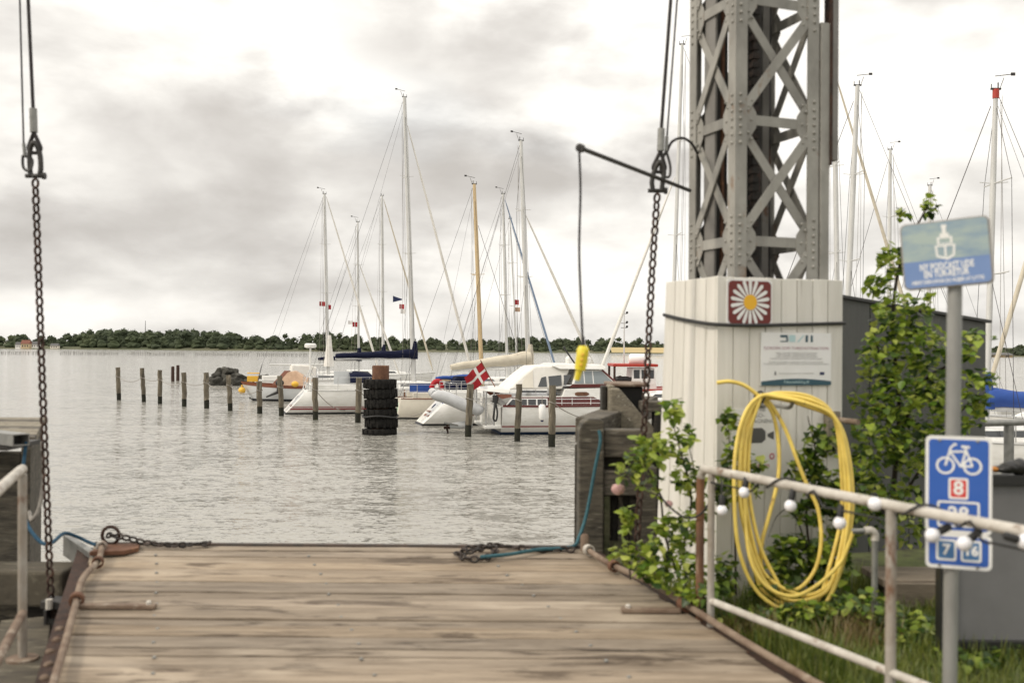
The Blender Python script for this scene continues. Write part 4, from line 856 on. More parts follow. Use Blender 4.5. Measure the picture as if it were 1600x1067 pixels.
# ================================================================== RIGHT RAILING AND LIGHTS
A = W(1105, 733, 5.6); B = G(1600, 830, A.z); RD = (B - A).normalized()
def railpt(x):
    k = (x - 800) / FPX; t_ = (k * A.y - A.x) / (RD.x - k * RD.y); return A + RD * t_
rr = thing('railing', 'peeling white pipe railing on the right of the ramp', 'railing', (A.x, A.y, GZ))
e0 = railpt(1100)
PT = spline([Vector((e0.x - .01, e0.y + .03, GZ - .05)), Vector((e0.x - .01, e0.y + .03, 2.1)), e0 + Vector((-.008, .03, -.07)), e0 + Vector((.006, .0, -.012)), A + RD * .1, A + RD * 1.4, A + RD * 4.6], 7)
mb = MB(); mb.tube(PT[:16], .0235, 12); mb.build('end_post', 'rust_orange', rr, smooth=50)
mb = MB(); mb.tube(PT[15:], .0238, 12); mb.build('top_rail', 'rail_paint', rr, smooth=50)
p1 = railpt(1113); mb = MB(); mb.tube([Vector((p1.x, p1.y, GZ - .05)), p1 - UP * .02], .021, 10); mb.build('post', 'rail_rust', rr, smooth=50)
p2 = railpt(1394); mb = MB(); mb.tube([Vector((p2.x, p2.y, GZ - .05)), p2 - UP * .02], .023, 12); mb.build('post', 'rail_rust', rr, smooth=50)
p3 = A + RD * 3.6; mb = MB(); mb.tube([Vector((p3.x, p3.y, GZ - .05)), p3 - UP * .02], .025, 12); mb.build('post', 'rail_paint', rr, smooth=50)
z_low = W(1113, 938, p1.y).z - A.z
mb = MB(); mb.tube([p1 + UP * z_low, p1 + RD * 4.3 + UP * z_low], .02, 10); mb.build('lower_rail', 'rail_paint', rr, smooth=50)
sl_ = thing('string_light', 'black cable of white bulbs wound round the right railing', 'string light', A)
pts = []; t_ = .05
while t_ < 3.2:
    c = A + RD * t_; a = t_ * 21 if int(t_ * 2.2) % 2 else -1.2
    pts.append(c + UP * math.sin(a) * .033 + Vector((-.85, -.5, 0)).normalized() * math.cos(a) * .033 + (UP * -.035 if int(t_ * 2.2) % 2 == 0 else Vector((0, 0, 0)))); t_ += .045
mb = MB(); mb.tube(spline(pts, 2), .0055, 6); mb.build('cable', 'black_rubber', sl_, smooth=60)
for i, (bx_, by_, dx_, dy_, rb) in enumerate([(1128, 797, 0, -22, 1), (1163, 769, 3, -20, 1), (1235, 790, 3, -18, 1), (1312, 817, 2, -24, 1), (1367, 787, 22, 14, 1.05), (1457, 836, 26, -14, 1), (1507, 849, 24, -20, 1), (1602, 846, -26, -8, 1)]):
    q = railpt(bx_); dY = -.045 if i != 3 else -.02; c = W(bx_, by_, q.y + dY); s_ = W(bx_ + dx_, by_ + dy_, q.y + dY); d = (s_ - c).normalized(); rad = .0305 * rb
    Mx = frame(c, d.orthogonal(), d)
    mb = MB(); mb.lathe([(rad * math.sin(a), -rad * math.cos(a)) for a in [R(v) for v in (4, 25, 50, 75, 100, 120, 140)]] + [(rad * .45, rad * .95)], 16, Mx); mb.build('bulb', 'bulb_glass', sl_, smooth=60)
    mb = MB(); mb.lathe([(.013, rad * .9), (.0165, rad * 1.0), (.0165, rad * 1.0 + .045), (.010, rad + .055)], 12, Mx); mb.build('socket', 'black_rubber', sl_, smooth=40)
    if i in (0, 3):
        mb = MB(); mb.tube(spline([c + d * (rad + .05), c.lerp(q, .75) + UP * .0, q - UP * .026], 4), .004, 6); mb.build('drop_wire', 'black_rubber', sl_, smooth=60)
# loose thin cable by the post
rope('loose_cable', [W(1120, 760, 5.55), W(1098, 800, 5.6), W(1070, 808, 5.7), W(1040, 785, 5.85), W(1028, 765, 5.95)], .006, 'black_rubber', 'loose black cable looping left of the rusty rail post', 'cable')

# ================================================================== SIGN POST
YS = 4.4
sp_ = thing('sign_post', 'grey round post carrying the podcast sign and the blue cycle route signs', 'sign post', G(1482, 1130, GZ))
pb = W(1483, 1120, YS); pb.z = GZ - .05; ptp = W(1492, 440, YS)
mb = MB(); mb.tube([pb, ptp], .031, 16); mb.build('pole', 'galv_pole', sp_, smooth=50)
ang = R(-20); xs_ = Vector((math.cos(ang * -1 * -1), math.sin(ang), 0)); xs_ = Vector((math.cos(R(20)), -math.sin(R(20)), 0)); ns_ = Vector((-math.sin(R(20)), -math.cos(R(20)), 0))
def sgn_center(x, y, off):
    return W(x, y, YS) + ns_ * off
mpp = YS / FPX / math.cos(R(24)) * 1.0
mpx = (W(1547, 755, YS) - W(1445, 755, YS)).length * math.cos(R(24)) / 102
c = sgn_center(1496, 755, .052); wd, ht = 103 * mpx, 150 * YS / FPX; M = frame(c, xs_, ns_)
cyc = thing('cycle_route_sign', 'blue cycle route sign with white bicycle and red 8 on the post', 'sign', c)
mb = MB(); mb.prism(rrect(wd, ht, .022), -.003, .003, M); mb.build('plate', 'sign_white', cyc)
mb = MB(); mb.prism(rrect(wd * .90, ht * .93, .014), .0032, .0042, M); mb.build('field', 'sign_blue', cyc)
def sx(x): return (x - 1496) * mpx
def sy(y): return (755 - y) * YS / FPX
bk = MB()
for wx in (1475.5, 1517.5):
    n = 28; ro, ri = 14.8 * mpx, 11.2 * mpx
    ring(bk, [(sx(wx) + ro * math.cos(i * 6.2832 / n), sy(725.5) + ro * math.sin(i * 6.2832 / n)) for i in range(n)], [(sx(wx) + ri * math.cos(i * 6.2832 / n), sy(725.5) + ri * math.sin(i * 6.2832 / n)) for i in range(n)], .0044, .0052, M)
def stroke(x0, y0, x1, y1, w_):
    a = Vector((sx(x0), sy(y0), 0)); b = Vector((sx(x1), sy(y1), 0)); d = (b - a).normalized(); nn = Vector((-d.y, d.x, 0)) * w_ * mpx / 2
    bk.prism([(a - nn)[:2], (b - nn)[:2], (b + nn)[:2], (a + nn)[:2]], .0044, .0052 + vary(.0002), M)
for s_ in ((1475.5, 725.5, 1484, 697, 3.6), (1482, 704, 1506, 703, 3.4), (1484, 706, 1500, 727, 3.4), (1500, 727, 1507, 703, 3.4), (1500, 726, 1517.5, 725.5, 3.2), (1517.5, 725.5, 1506, 698, 3.4), (1500, 695.5, 1513, 696.5, 4.4), (1484, 697, 1489, 693, 3.4), (1488, 692.5, 1493, 692.5, 3.6)): stroke(*s_)
bk.build('bicycle_symbol', 'sign_white', cyc)
def badge(parent, x, y, w_, h_, inner_mat, txt, size, M=M):
    Mb = M @ Matrix.Translation((sx(x), sy(y), 0)); a, b = w_ * mpx, h_ * YS / FPX
    mb = MB(); ring(mb, rrect(a, b, .010), rrect(a - .018, b - .018, .006), .0044, .0054, Mb); mb.build('badge_frame', 'sign_white', parent)
    if inner_mat: mb = MB(); mb.prism(rrect(a - .018, b - .018, .006), .0044, .0048, Mb); mb.build('badge_field', inner_mat, parent)
    text(txt, size, Mb @ Matrix.Translation((0, 0, .0056)), 'sign_white', parent, ext=.0004, bold=.0022)
badge(cyc, 1496, 760.5, 31, 33, 'sign_red', '8', .085); badge(cyc, 1496, 800, 66, 40, None, '28', .085)
for dx in (-.55, .55):
    mb = MB(); mb.lathe([(.007, .0044), (.007, .007), (.004, .009)], 8, M @ Matrix.Translation((dx * wd * .52, ht * .455, 0))); mb.build('screw', 'galv', cyc)
mb = MB(); mb.box((0, 0, -.028), (.10, .03, .04)); o = mb.build('clamp', 'galv', cyc); o.data.transform(M @ Matrix.Translation((-.01, .05, 0)))
c2 = sgn_center(1496, 857.5, .052); M2 = frame(c2, xs_, ns_); cy2 = thing('cycle_number_sign', 'small blue cycle sign with two numbered badges under the bicycle sign', 'sign', c2)
ht2 = 54 * YS / FPX
mb = MB(); mb.prism(rrect(wd, ht2, .022), -.003, .003, M2); mb.build('plate', 'sign_white', cy2)
mb = MB(); mb.prism(rrect(wd * .90, ht2 * .80, .014), .0032, .0042, M2); mb.build('field', 'sign_blue', cy2)
M2s = M2 @ Matrix.Translation((0, -sy(857.5), 0))
badge(cy2, 1477, 856, 32, 33, 'sign_blue_dim', '7', .062, M2s); badge(cy2, 1515.5, 856, 32, 33, 'sign_blue_dim', '16', .058, M2s)
for dx in (-.55, .55):
    mb = MB(); mb.lathe([(.007, .0044), (.007, .007), (.004, .009)], 8, M2 @ Matrix.Translation((dx * wd * .52, -ht2 * .42, 0))); mb.build('screw', 'galv', cy2)
# podcast sign on top, turned to the left
yw = R(30); xs2 = Vector((math.cos(yw), -math.sin(yw), .075)).normalized(); ns2 = Vector((-math.sin(yw), -math.cos(yw), .0))
c3 = W(1479, 397, YS) + ns2 * .03; M3 = frame(c3, xs2, ns2); wd3, ht3 = .365, .295
pod = thing('podcast_sign', 'blue framed podcast sign with ship drawing on top of the round post', 'sign', c3)
mb = MB(); mb.prism(rrect(wd3, ht3, .025), -.035, .004, M3); mb.build('case', 'sign_frame', pod, bevel=.004)
mb = MB(); mb.prism([(-wd3 * .48, -ht3 * .08), (wd3 * .48, -ht3 * .08)] + [(x, y) for x, y in rrect(wd3 * .96, ht3 * .955, .02) if y > 0], .0042, .0052, M3); mb.build('sky_panel', 'sign_sky', pod)
mb = MB(); mb.prism([(wd3 * .48, -ht3 * .081), (-wd3 * .48, -ht3 * .081)] + [(x, y) for x, y in rrect(wd3 * .96, ht3 * .955, .02) if y < 0], .0042, .0052, M3); mb.build('sea_panel', 'sign_sea', pod)
def T3(dx, dy): return M3 @ Matrix.Translation((dx * wd3, dy * ht3, .0054))
text('NY PODCAST UDE', .042, T3(0, -.185), 'sign_white', pod, ext=.0003, bold=.0012, wide=wd3 * .60)
text('EN TUR-RETUR', .042, T3(-.01, -.295), 'sign_white', pod, ext=.0003, bold=.0012, wide=wd3 * .50)
text('HENT DEN HVOR DU PLEJER AT LYTTE', .022, T3(0, -.405), 'sign_white', pod, ext=.0003, bold=.0006, wide=wd3 * .8)
sh = MB(); S3 = lambda x, y: (x * wd3, y * ht3)
def sq(o_, i_): ring(sh, [S3(*p) for p in o_], [S3(*p) for p in i_], .0054, .0060, M3)
sq([(-.115, .13), (-.105, -.04), (.02, -.10), (.10, -.04), (.115, .13)][::-1], [(-.09, .105), (-.083, -.02), (.015, -.065), (.08, -.02), (.09, .105)][::-1])
sq([(-.085, .25), (-.085, .14), (.085, .14), (.085, .25)], [(-.06, .225), (-.06, .155), (.06, .155), (.06, .225)])
for x0, x1, y0, y1 in ((-.05, .05, .25, .30), (-.022, .022, .30, .38), (-.03, .03, .38, .43), (-.012, .012, -.05, .12)): sh.prism([S3(x0, y0), S3(x1, y0), S3(x1, y1), S3(x0, y1)], .0054, .0062, M3)
sh.build('ship_symbol', 'sign_white', pod)

# ================================================================== SHED, BOARD, BENCH, BACK RAILING
a = W(1300, 466, 7.9); a.z = 0
sh0 = Vector(((1319 - 800) / FPX * 7.9, 7.9, 0)); k_ = 1.45; zl, zr = W(1319, 467, 7.9).z, W(1540, 505, 8.4).z
shed = thing('shed', 'dark grey panelled shed with sloping top behind the bush', 'shed', sh0 + Vector((.5, .4, GZ)))
S0 = sh0 - AXV * .55; n = 5; Lw = k_ + .55
def ztop(f): return zl + (zr - zl) * ((f * Lw - .55) / k_)
for i in range(n):
    f0, f1 = i / n + .002, (i + 1) / n - .002; p, q = S0 + AXV * Lw * f0, S0 + AXV * Lw * f1
    mb = MB(); mb.hexa([p + UP * 1.3, q + UP * 1.3, q + AXU * .03 + UP * 1.3, p + AXU * .03 + UP * 1.3, p + UP * ztop(f0), q + UP * ztop(f1), q + AXU * .03 + UP * ztop(f1), p + AXU * .03 + UP * ztop(f0)])
    mb.build('wall_panel', 'shed_grey', shed, bevel=.003)
E = S0 + AXV * Lw
mb = MB(); mb.hexa([E + AXU * .031 - AXV * .03 + UP * 1.3, E + AXU * .031 + UP * 1.3, E + AXU * 1.3 + UP * 1.3, E + AXU * 1.3 - AXV * .03 + UP * 1.3] + [p + UP * (zr - .004) for p in (E + AXU * .031 - AXV * .03, E + AXU * .031, E + AXU * 1.3, E + AXU * 1.3 - AXV * .03)]); mb.build('side_wall', 'shed_grey', shed)
mb = MB(); mb.hexa([S0 - NF * -.03 + UP * (ztop(0) + .002), E + NF * .03 + AXV * .03 + UP * (ztop(1) + .002), E + AXU * 1.35 + AXV * .03 + UP * (ztop(1) + .002), S0 + AXU * 1.35 + UP * (ztop(0) + .002),
          S0 - NF * -.03 + UP * (ztop(0) + .025), E + NF * .03 + AXV * .03 + UP * (ztop(1) + .025), E + AXU * 1.35 + AXV * .03 + UP * (ztop(1) + .025), S0 + AXU * 1.35 + UP * (ztop(0) + .025)]); mb.build('roof', 'shed_trim', shed)
YB = 5.2
bd = thing('framed_board', 'dark grey board in a black frame behind the blue signs', 'board', W(1540, 1000, YB))
x0, x1 = W(1466, 900, YB).x, W(1466, 900, YB).x + 1.25; z0, z1 = W(1540, 1012, YB).z, W(1540, 741, YB).z
def b2(name, mt, xa, xb, ya, yb, za, zb): mb = MB(); mb.box(((xa + xb) / 2, (ya + yb) / 2, (za + zb) / 2), (xb - xa, yb - ya, zb - za)); return mb.build(name, mt, bd, bevel=.004)
b2('panel', 'panel_grey', x0 + .05, x1 - .05, YB - .004, YB + .02, z0 + .04, z1 - .05)
b2('frame_top', 'black_frame', x0, x1, YB - .03, YB + .04, z1 - .055, z1); b2('frame_bottom', 'black_frame', x0, x1, YB - .03, YB + .04, z0, z0 + .045)
b2('frame_side', 'black_frame', x0, x0 + .07, YB - .028, YB + .038, z0 + .046, z1 - .056); b2('frame_side', 'black_frame', x1 - .07, x1, YB - .028, YB + .038, z0 + .046, z1 - .056)
b2('leg', 'black_frame', x0 + .003, x0 + .067, YB - .025, YB + .035, GZ - .05, z0 - .001); b2('leg', 'black_frame', x1 - .067, x1 - .003, YB - .025, YB + .035, GZ - .05, z0 - .001)
for i, xx in enumerate((1603, 1618)):
    mb = MB(); p = W(xx, 838, 3.7)
# dark bundle lying on the board
mb = MB(); c = W(1578, 733, YB + .0)
for dx, dz, s_, sc_ in ((-.065, 0, .030, (1.7, .9, .6)), (.0, .012, .042, (1.3, .9, .8)), (.045, .015, .046, (1.0, .9, .95)), (-.02, .004, .036, (1.5, 1, .7))): mb.sphere(c + Vector((dx, vary(.01), dz)), s_, 3, sc_, .25, 2.2)
bn = mb.build('cloth_bundle', 'black_frame', None, smooth=60); tag(bn, 'dark crumpled cloth bundle lying on the black framed board', 'cloth')
mb = MB(); mb.sphere(c + Vector((-.10, -.01, .002)), .026, 2, (1.5, .8, .6), .2, 2); mb.build('tan_end', 'skin_orange', bn, smooth=60)
YBn = 6.3
bn = thing('bench', 'low weathered timber bench between the standpipe and the black board', 'bench', W(1420, 950, YBn))
xa, xb = W(1374, 930, YBn).x, W(1374, 930, YBn).x + .9; zt_ = W(1420, 908, YBn).z
for i in range(3):
    mb = MB(); mb.box(((xa + xb) / 2, YBn - .0 + i * .135, zt_), (xb - xa, .128, .045)); mb.build('seat_plank', 'bench_wood', bn, bevel=.006)
mb = MB(); mb.box(((xa + xb) / 2, YBn - .085, zt_ - .065), (xb - xa - .02, .035, .15)); mb.build('apron', 'bench_wood', bn, bevel=.006)
for x in (xa + .1, xb - .1): mb = MB(); mb.box((x, YBn + .13, (GZ + zt_) / 2 - .03), (.09, .3, zt_ - GZ + .02)); mb.build('leg', 'grey_timber', bn)
br_ = thing('railing', 'grey pipe railing at the quay edge beyond the shed', 'railing', W(1580, 740, 10.4))
a = W(1542, 661, 10.4); b = a + AXV * 4.5
mb = MB(); mb.tube([a - AXV * .6, b], .036, 10); mb.build('top_rail', 'galv', br_, smooth=50)
for k in (.30, 2.3, 4.3): mb = MB(); p = a + AXV * k; mb.tube([Vector((p.x, p.y, GZ - .05)), p - UP * .03], .05, 10); mb.build('post', 'galv', br_, smooth=50)

# ================================================================== PLANTS
def leaf_mesh(name, mt, pts, fold=.12):
    mb = MB(); n = len(pts); mid = [Vector((0, y, -.06 * (y - .5) ** 2)) for _, y in pts]
    L = [Vector((-x, y, fold * x)) for x, y in pts]; Rr = [Vector((x, y, fold * x)) for x, y in pts]
    vs = mid + L + Rr; fs = []
    for i in range(n - 1): fs += [(i, i + 1, n + i + 1, n + i), (i + 1, i, 2 * n + i, 2 * n + i + 1)]
    mb.add(vs, fs); return mb.mesh(name, mt, 80)
SH1 = [(.0, 0), (.30, .12), (.42, .36), (.30, .66), (.0, 1.0)]; SH2 = [(.0, 0), (.36, .02), (.50, .28), (.34, .52), (.22, .74), (.0, 1.0)]; SH3 = [(.0, 0), (.16, .16), (.24, .42), (.15, .74), (.0, 1.0)]
LEAF = {m_: [leaf_mesh('leaf', m_, s_, f_) for s_, f_ in ((SH1, .3), (SH2, .35), (SH1, -.15))] for m_ in ('leaf', 'leaf_dark', 'leaf_tip')}
LEAF['fern'] = [leaf_mesh('leaf', 'leaf', SH3, .2)]
def plant(name, label, cat, base, stems, clusters, size, kinds=('leaf', 'leaf_tip', 'leaf_dark'), wts=(5, 3, 2), group=None, maxobj=280, dens=1.8):
    t = thing(name, label, cat, base, 0, group); Mi = ROOTM[t.name].inverted(); items = []
    for st_ in stems:
        mb = MB(); P = spline(st_[1:], 5); mb.tube(P, [st_[0] * (1 - .75 * i / (len(P) - 1)) for i in range(len(P))], 6); mb.build('stem', 'bark', t, smooth=60)
    for (x, y, rx, ry, Yc, dY, cnt) in clusters:
        for _ in range(int(cnt * dens)):
            while True:
                a, b, c = vary(1), vary(1), vary(1)
                if a * a + b * b + c * c < 1: break
            p = W(x + a * rx, y + b * ry, Yc + c * dY)
            if p.z < GZ + .01: p.z = GZ + random.uniform(.01, .1)
            yaw, pit, rol = random.uniform(0, 6.283), random.gauss(-.35, .5), vary(.6); s_ = size * random.uniform(.65, 1.35)
            k = random.choices(kinds, wts)[0]
            M = Matrix.Translation(p) @ Matrix.Rotation(yaw, 4, 'Z') @ Matrix.Rotation(pit, 4, 'X') @ Matrix.Rotation(rol, 4, 'Y') @ Matrix.Scale(s_, 4)
            items.append((p.y, k, M))
    items.sort(key=lambda q: q[0])
    for _, k, M in items[:maxobj]: link('leaf', random.choice(LEAF[k]), t, Mi @ M, local=True)
    rest = {}
    mb = MB(); names = list(kinds)
    for _, k, M in items[maxobj:]:
        me = random.choice(LEAF[k]); mb.cur = names.index(k); mb.add([M @ v.co for v in me.vertices], [tuple(p.vertices) for p in me.polygons])
    if mb.v: stuff(mb.build('foliage', [{'fern': 'leaf'}.get(n_, n_) for n_ in names], t, smooth=80))
    return t
def ST(r, pts): return [r] + [W(*p) for p in pts]
plant('climbing_vine', 'leafy green vine climbing the left corner of the white housing', 'vine', W(1080, 930, 6.0),
      [ST(.010, [(1075, 935, 6.0), (1068, 860, 6.0), (1080, 780, 6.0), (1062, 700, 6.0), (1045, 640, 6.05)]), ST(.009, [(1070, 930, 6.0), (1040, 840, 5.95), (1030, 770, 5.9), (1000, 720, 5.85), (975, 735, 5.8)]), ST(.008, [(1085, 930, 6.05), (1095, 850, 6.05), (1085, 740, 6.05), (1075, 690, 6.05)])],
      [(1048, 640, 22, 18, 6.02, .08, 26), (1012, 708, 34, 30, 5.88, .12, 62), (985, 735, 24, 18, 5.85, .1, 24), (1060, 690, 26, 30, 6.0, .1, 40), (1078, 745, 30, 26, 6.0, .1, 46), (1060, 835, 44, 40, 5.95, .15, 70), (1022, 870, 40, 40, 5.9, .15, 72), (1060, 900, 50, 34, 5.85, .18, 80), (1092, 800, 20, 40, 6.0, .1, 22), (1015, 760, 20, 20, 5.9, .08, 12)], .053)
plant('wall_ivy', 'dark green ivy growing behind the yellow hose on the housing', 'ivy', W(1250, 930, 6.3),
      [ST(.012, [(1270, 945, 6.25), (1268, 880, 6.25), (1260, 800, 6.25), (1275, 720, 6.25), (1262, 650, 6.3)]), ST(.008, [(1150, 930, 6.1), (1148, 830, 6.15), (1142, 740, 6.2), (1138, 650, 6.22)]), ST(.006, [(1268, 880, 6.2), (1240, 800, 6.2), (1215, 805, 6.2), (1200, 840, 6.2)])],
      [(1140, 660, 14, 26, 6.18, .04, 14), (1150, 720, 24, 34, 6.15, .06, 32), (1132, 765, 20, 34, 6.05, .06, 30), (1285, 690, 34, 30, 6.25, .1, 40), (1258, 730, 30, 26, 6.22, .1, 44), (1292, 760, 34, 40, 6.22, .1, 70), (1260, 800, 30, 22, 6.2, .08, 30), (1240, 870, 44, 40, 6.15, .12, 90), (1295, 880, 40, 50, 6.2, .12, 90), (1210, 915, 40, 24, 6.05, .12, 44), (1130, 900, 24, 34, 5.95, .1, 44), (1180, 740, 10, 40, 6.2, .04, 16), (1320, 800, 30, 60, 6.3, .15, 70)], .052, wts=(5, 1, 6), dens=2.8)
plant('bush', 'tall leafy bush growing in front of the grey shed', 'bush', W(1400, 900, 6.9),
      [ST(.022, [(1390, 920, 6.9), (1395, 780, 6.9), (1405, 640, 6.9), (1395, 500, 6.85), (1410, 400, 6.85), (1448, 325, 6.85)]), ST(.014, [(1400, 700, 6.9), (1440, 600, 6.8), (1500, 560, 6.7), (1530, 520, 6.7)]), ST(.012, [(1395, 600, 6.9), (1370, 540, 6.8), (1365, 500, 6.8)]), ST(.012, [(1395, 800, 6.9), (1460, 700, 6.7), (1520, 620, 6.6)])],
      [(1412, 330, 12, 14, 6.85, .05, 7), (1450, 322, 16, 16, 6.85, .05, 12), (1395, 405, 24, 26, 6.85, .12, 46), (1372, 445, 22, 20, 6.8, .12, 34), (1400, 490, 40, 38, 6.8, .2, 100), (1440, 540, 44, 40, 6.8, .22, 100), (1375, 560, 36, 50, 6.75, .2, 100), (1410, 620, 60, 50, 6.75, .25, 170), (1370, 680, 44, 50, 6.7, .25, 130), (1430, 700, 50, 50, 6.7, .25, 130), (1350, 760, 34, 60, 6.6, .2, 100), (1400, 800, 50, 60, 6.7, .2, 110), (1515, 540, 22, 26, 6.6, .12, 26), (1525, 600, 22, 34, 6.6, .12, 34), (1520, 640, 26, 26, 6.6, .1, 30), (1555, 525, 5, 6, 6.6, .03, 1), (1552, 590, 10, 14, 6.6, .05, 5), (1465, 610, 30, 40, 6.7, .2, 46), (1480, 560, 26, 40, 6.65, .15, 34), (1490, 660, 30, 30, 6.6, .15, 30), (1445, 470, 22, 26, 6.75, .12, 20), (1340, 620, 14, 24, 6.7, .08, 12)], .054, wts=(6, 4, 4), dens=2.1)
plant('undergrowth', 'low green weeds under the yellow hose and behind the lower rail', 'weeds', W(1250, 970, 5.9),
      [ST(.005, [(1250, 985, 5.7), (1252, 950, 5.75), (1260, 925, 5.8)]), ST(.005, [(1400, 1010, 5.6), (1405, 960, 5.7)])],
      [(1180, 965, 60, 22, 5.75, .2, 60), (1270, 962, 70, 24, 5.74, .14, 130), (1350, 960, 60, 40, 5.8, .3, 110), (1420, 1000, 70, 36, 5.6, .3, 120), (1520, 1040, 70, 30, 5.2, .3, 70), (1385, 985, 30, 30, 6.0, .1, 30), (1100, 930, 40, 20, 5.7, .12, 40)], .048, wts=(5, 2, 6), dens=2.8)
fl_ = plant('thistle', 'pink flowering thistle standing left of the rusty rail post', 'thistle', W(985, 900, 6.2),
      [ST(.006, [(985, 905, 6.0), (982, 860, 6.0), (978, 815, 6.0), (966, 770, 6.0)]), ST(.004, [(1040, 900, 5.9), (1045, 840, 5.9), (1046, 792, 5.9)])],
      [(978, 810, 12, 26, 6.0, .04, 24), (985, 858, 30, 18, 6.0, .06, 26), (1046, 812, 8, 14, 5.9, .03, 8)], .06, kinds=('leaf', 'leaf_tip'), wts=(3, 3))
for x, y, Yq, r_ in ((966, 764, 6.0, .040), (1045, 787, 5.9, .024)):
    mb = MB(); mb.sphere(W(x, y, Yq), r_, 3, (1, 1, .8), .35, 5); mb.build('flower', 'thistle', fl_, smooth=60)
# grass
mb = MB()
def blade(p, h, ln, wv):
    a = random.uniform(0, 6.283); d = Vector((math.cos(a), math.sin(a), 0)); s_ = Vector((-d.y, d.x, 0)) * wv
    q1 = p + d * ln * .35 + UP * h * .6; q2 = p + d * ln + UP * h
    mb.add([p - s_, p + s_, q1 + s_ * .7, q1 - s_ * .7, q2], [(0, 1, 2, 3), (3, 2, 4)])
for _ in range(17000):
    y = random.uniform(3.4, 6.9); x = XR(y) + .17 + random.random() ** 1.3 * 2.4; tuft = .5 + .8 * max(0, noise.noise(Vector((x * 2.2, y * 2.2, 0))))
    blade(Vector((x, y, GZ)), random.uniform(.05, .20) * tuft * 1.35, random.uniform(.02, .10), .0035)
tag(stuff(mb.build('grass', 'grass_blade')), 'rough grass growing between ramp edge and housing', 'grass')
mb = MB()
for x, y, Yq, cnt in ((1350, 985, 5.55, 260), (1330, 1000, 5.4, 160), (1180, 985, 5.6, 150)):
    p = G(x, y + 15, GZ)
    for _ in range(cnt): blade(p + Vector((vary(.16), vary(.16), 0)), random.uniform(.06, .2), random.uniform(.03, .12), .004)
tag(stuff(mb.build('dry_grass', 'dry_grass')), 'tuft of brown dry grass beside the standpipe foot', 'grass')
# ================================================================== BOATS
class Hull:
    def __init__(s, L, B, fb, mf, trans=.35, stern=.72, rake=.09, full=.42, sheer=.22):
        s.L, s.B, s.fb, s.mf, s.tr, s.st, s.rk, s.fu, s.sh = L, B, fb, mf, trans, stern, rake, full, sheer
    def zs(s, t): return s.fb * (1 + s.sh * t * t + .05 * (1 - t) ** 2)
    def hb(s, t):
        k = s.st + (1 - s.st) * math.sin(math.pi / 2 * min(1, t / s.fu)) if t < s.fu else max(0, math.cos((t - s.fu) / (1 - s.fu) * math.pi / 2)) ** .78
        return max(.012, s.B / 2 * k)
    def P(s, t, z, side):
        zs = s.zs(t); q = min(1, max(0, (zs - z) / (zs + .35))); y = s.hb(t) * max(0, 1 - q ** (3.2 - 1.7 * t)) ** .62
        x = (t - s.mf) * s.L - s.rk * s.L * (1 - z / zs) * t ** 5 + s.tr * (z / zs) * (1 - t) ** 9
        return Vector((x, side * y, z))
    def skin(s, name, mt, parent, z0, z1, rows=6, nt=20, off=0.0, cap=False, t0=0.0, t1=1.0):
        mb = MB()
        f0 = (lambda t: z0) if not callable(z0) else z0; f1 = (lambda t: z1) if not callable(z1) else z1
        G_ = {}
        for side in (-1, 1):
            vs = []
            for i in range(nt + 1):
                t = t0 + (t1 - t0) * i / nt
                for j in range(rows + 1):
                    z = f0(t) + (f1(t) - f0(t)) * j / rows; p = s.P(t, z, side); p.y += side * off; vs.append(p)
            r = rows + 1; fs = []
            for i in range(nt):
                for j in range(rows):
                    q = (i * r + j, (i + 1) * r + j, (i + 1) * r + j + 1, i * r + j + 1); fs.append(q if side < 0 else q[::-1])
            mb.add(vs, fs); G_[side] = vs
        if cap:
            r = rows + 1; a = [G_[-1][j] for j in range(r)]; b = [G_[1][j] for j in range(r)]
            mb.add(a + b, [(j, j + 1, r + j + 1, r + j) for j in range(rows)])
        return mb.build(name, mt, parent, smooth=50, local=True)
    def deck(s, name, mt, parent, dz=-.015, nt=20):
        mb = MB(); vs = []
        for i in range(nt + 1):
            t = i / nt; p = s.P(t, s.zs(t), 1); vs += [Vector((p.x, -p.y, p.z + dz)), Vector((p.x, 0, p.z + dz + .035)), Vector((p.x, p.y, p.z + dz))]
        mb.add(vs, [(i * 3 + j, i * 3 + 3 + j, i * 3 + 4 + j, i * 3 + 1 + j) for i in range(nt) for j in (0, 1)]); return mb.build(name, mt, parent, smooth=50, local=True)
    def rail(s, name, mt, parent, r=.022, dz=.01, off=0):
        mb = MB()
        for sd_ in (-1, 1): mb.tube([s.P(t / 20, s.zs(t / 20), sd_) + Vector((0, sd_ * off, dz)) for t in range(21)], r, 6)
        return mb.build(name, mt, parent, smooth=60, local=True)
def side_solid(mb, prof, w0, w1, z0, z1, nrm=1):
    """solid from a side profile [(x,z)], half width w0 at z0 narrowing to w1 at z1"""
    n = len(prof); hw = lambda z: w0 + (w1 - w0) * max(0, min(1, (z - z0) / max(1e-6, z1 - z0)))
    vs = [Vector((x, -hw(z), z)) for x, z in prof] + [Vector((x, hw(z), z)) for x, z in prof]
    mb.add(vs, [tuple(range(n)), tuple(range(2 * n - 1, n - 1, -1))] + [(i, n + i, n + (i + 1) % n, (i + 1) % n) for i in range(n)]); return mb
def pair(name, mt, parent, prof, w0, w1, z0, z1, off=.008, thick=.01):       # the same panel on both sides, each its own part
    out = [side_patch(MB(), prof, w0, w1, z0, z1, off, thick, (sd_,)).build(name, mt, parent, local=True) for sd_ in (1, -1)]; return out[1]
